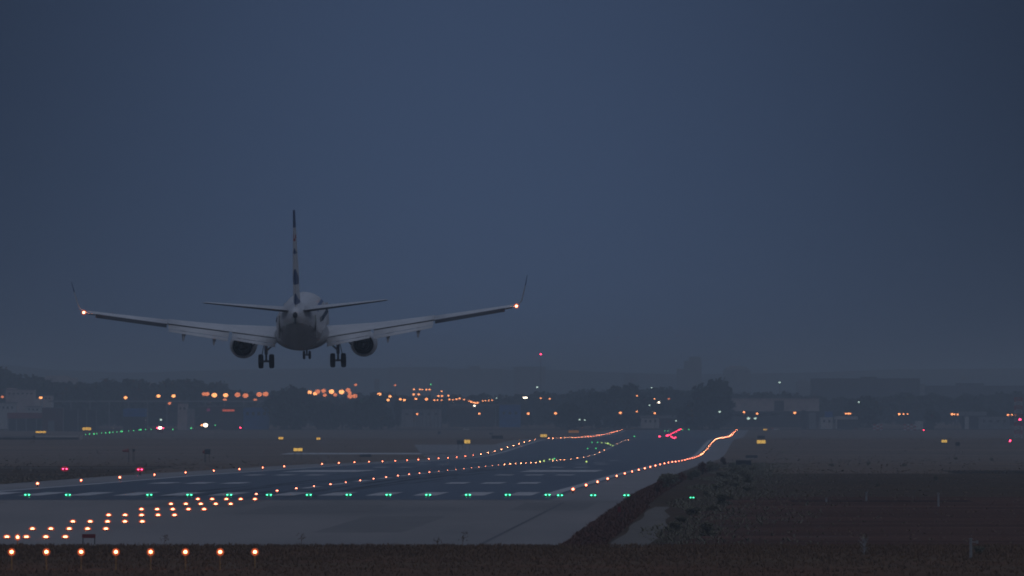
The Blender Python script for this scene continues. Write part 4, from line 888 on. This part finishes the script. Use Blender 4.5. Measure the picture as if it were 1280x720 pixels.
    for dx in (-.43, .43):
        gb = bmesh.new(); loft_r = [(-.2, .4), (-.19, .5), (-.13, .555), (0, .57), (.13, .555), (.19, .5), (.2, .4)]; rings = []
        for (xo, r) in loft_r: rings.append([gb.verts.new((gx_ + dx + xo, r * math.cos(i * math.pi / 16), -3.1 + r * math.sin(i * math.pi / 16))) for i in range(32)])
        for a, b_ in zip(rings, rings[1:]):
            for i in range(32): gb.faces.new((a[i], a[(i + 1) % 32], b_[(i + 1) % 32], b_[i]))
        gb.faces.new(rings[0]); gb.faces.new(rings[-1][::-1]); bmesh.ops.recalc_face_normals(gb, faces=gb.faces[:]); wh = link('wheel', gb, M['rubber'], mg, True)
        gb = bmesh.new(); cyl(gb, (gx_ + dx - .21, 0, -3.1), (gx_ + dx + .21, 0, -3.1), .24, .24, 16); link('rim', gb, M['metal'], mg)
# nose gear
gb = bmesh.new(); cyl(gb, (0, 15.6, -1.6), (0, 15.6, -3.25), .09, .07, 10); cyl(gb, (-.3, 15.6, -3.25), (.3, 15.6, -3.25), .06, .06, 8); cyl(gb, (0, 15.6, -2.5), (0, 16.6, -1.7), .05, .05, 8)
box(gb, (0, 15.45, -2.75), (.3, .1, .12)); ng = link('nose_gear', gb, M['metal'], PL, True)
for dx in (-.23, .23):
    gb = bmesh.new(); cyl(gb, (dx - .1, 15.6, -3.25), (dx + .1, 15.6, -3.25), .35, .35, 24); bmesh.ops.bevel(gb, geom=[e for e in gb.edges if len(e.link_faces) == 2 and abs(e.link_faces[0].normal.x - e.link_faces[1].normal.x) > .5], offset=.05, segments=2, affect='EDGES'); link('wheel', gb, M['rubber'], ng, True)
    gb = bmesh.new(); box(gb, (dx * 1.7, 16.3, -2.1), (.05, 1.5, .5)); link('gear_door', gb, M['white'], ng)
# vertical fin: painted shapes are painted into its faces
fin = bmesh.new(); NZ, NU = 110, 22
ztop, zbot = 9.35, 1.55
def fle(z): return -11.3 - (z - 1.55) * .82 if z > 2.9 else -8.0 - (z - 1.55) * 3.26
def fte(z): return -18.0 - (z - 1.55) * .2
def fth(u, z): 
    c_ = fle(z) - fte(z); return min(.26, .052 * c_) * (1 - (z - zbot) / (ztop - zbot) * .25) * (math.sin(min(1, u / .45) * math.pi / 2) if u < .45 else 1 - (u - .45) / .55 * .86)
def finmat(z, u):   # u from 0 leading edge to 1 trailing edge
    t = 1 - u
    if z > 7.98: return 1
    if 6.95 < z < 7.4 and abs(t - (.28 if z > 7.15 else .1)) < .13: return 2
    if 5.95 < z < 6.35: return 1 if t < (6.35 - z) * 1.3 else 0
    if 3.55 < z < 4.75:
        k = (4.75 - z) / 1.2; return 1 if t < .5 * math.sin(min(k * .62 + .03, 1) * math.pi) ** 1.0 and k > 0 else 0
    if 2.0 < z < 2.85: return 1 if t < (2.85 - z) * .7 else 0
    return 0
for s in (-1, 1):
    gridv = [[fin.verts.new((s * (fth(u / NU, z) + .008), fle(z) + (fte(z) - fle(z)) * u / NU, z)) for u in range(NU + 1)] for z in [zbot + (ztop - zbot) * j / NZ for j in range(NZ + 1)]]
    for j in range(NZ):
        for u in range(NU):
            q = (gridv[j][u], gridv[j][u + 1], gridv[j + 1][u + 1], gridv[j + 1][u]); f = fin.faces.new(q if s > 0 else q[::-1])
            f.material_index = finmat(zbot + (ztop - zbot) * (j + .5) / NZ, (u + .5) / NU)
    if s < 0: lg = gridv
    else: rg = gridv
for j in range(NZ):
    z = zbot + (ztop - zbot) * (j + .5) / NZ
    f = fin.faces.new((lg[j][NU], lg[j + 1][NU], rg[j + 1][NU], rg[j][NU])); f.material_index = finmat(z, 1)
    f = fin.faces.new((lg[j][0], rg[j][0], rg[j + 1][0], lg[j + 1][0])); f.material_index = finmat(z, 0)
for u in range(NU): f = fin.faces.new((lg[NZ][u], rg[NZ][u], rg[NZ][u + 1], lg[NZ][u + 1])); f.material_index = 1
bmesh.ops.recalc_face_normals(fin, faces=fin.faces[:])
link('vertical_fin', fin, [M['white'], M['blue'], M['redpaint']], PL)
bm = bmesh.new(); cyl(bm, (0, -6.5, 1.95), (0, -6.6, 2.3), .05, .02, 6); box(bm, (0, 6, 2.1), (.04, .5, .3)); link('antenna', bm, M['white'], PL)
PL.rotation_euler = (R(2.5), R(-.85), R(-.15))

# ------------------------------------------------------------------ hazy air
bm = bmesh.new(); box(bm, (0, 7400, 17.5), (13000, 16000, 50.5))
hz = link('haze', bm, []); hz['kind'] = 'stuff'; hz['label'] = 'blue evening haze over the whole airfield'; hz['category'] = 'haze'
hm = bpy.data.materials.new('evening haze'); hm.use_nodes = True; t = hm.node_tree; t.nodes.clear()
o_ = t.nodes.new('ShaderNodeOutputMaterial'); pv = t.nodes.new('ShaderNodeVolumePrincipled')
pv.inputs['Color'].default_value = (.77, .91, 1.0, 1); pv.inputs['Density'].default_value = 2.45e-4; pv.inputs['Anisotropy'].default_value = 0.0
t.links.new(pv.outputs[0], o_.inputs['Volume']); hz.data.materials.append(hm)
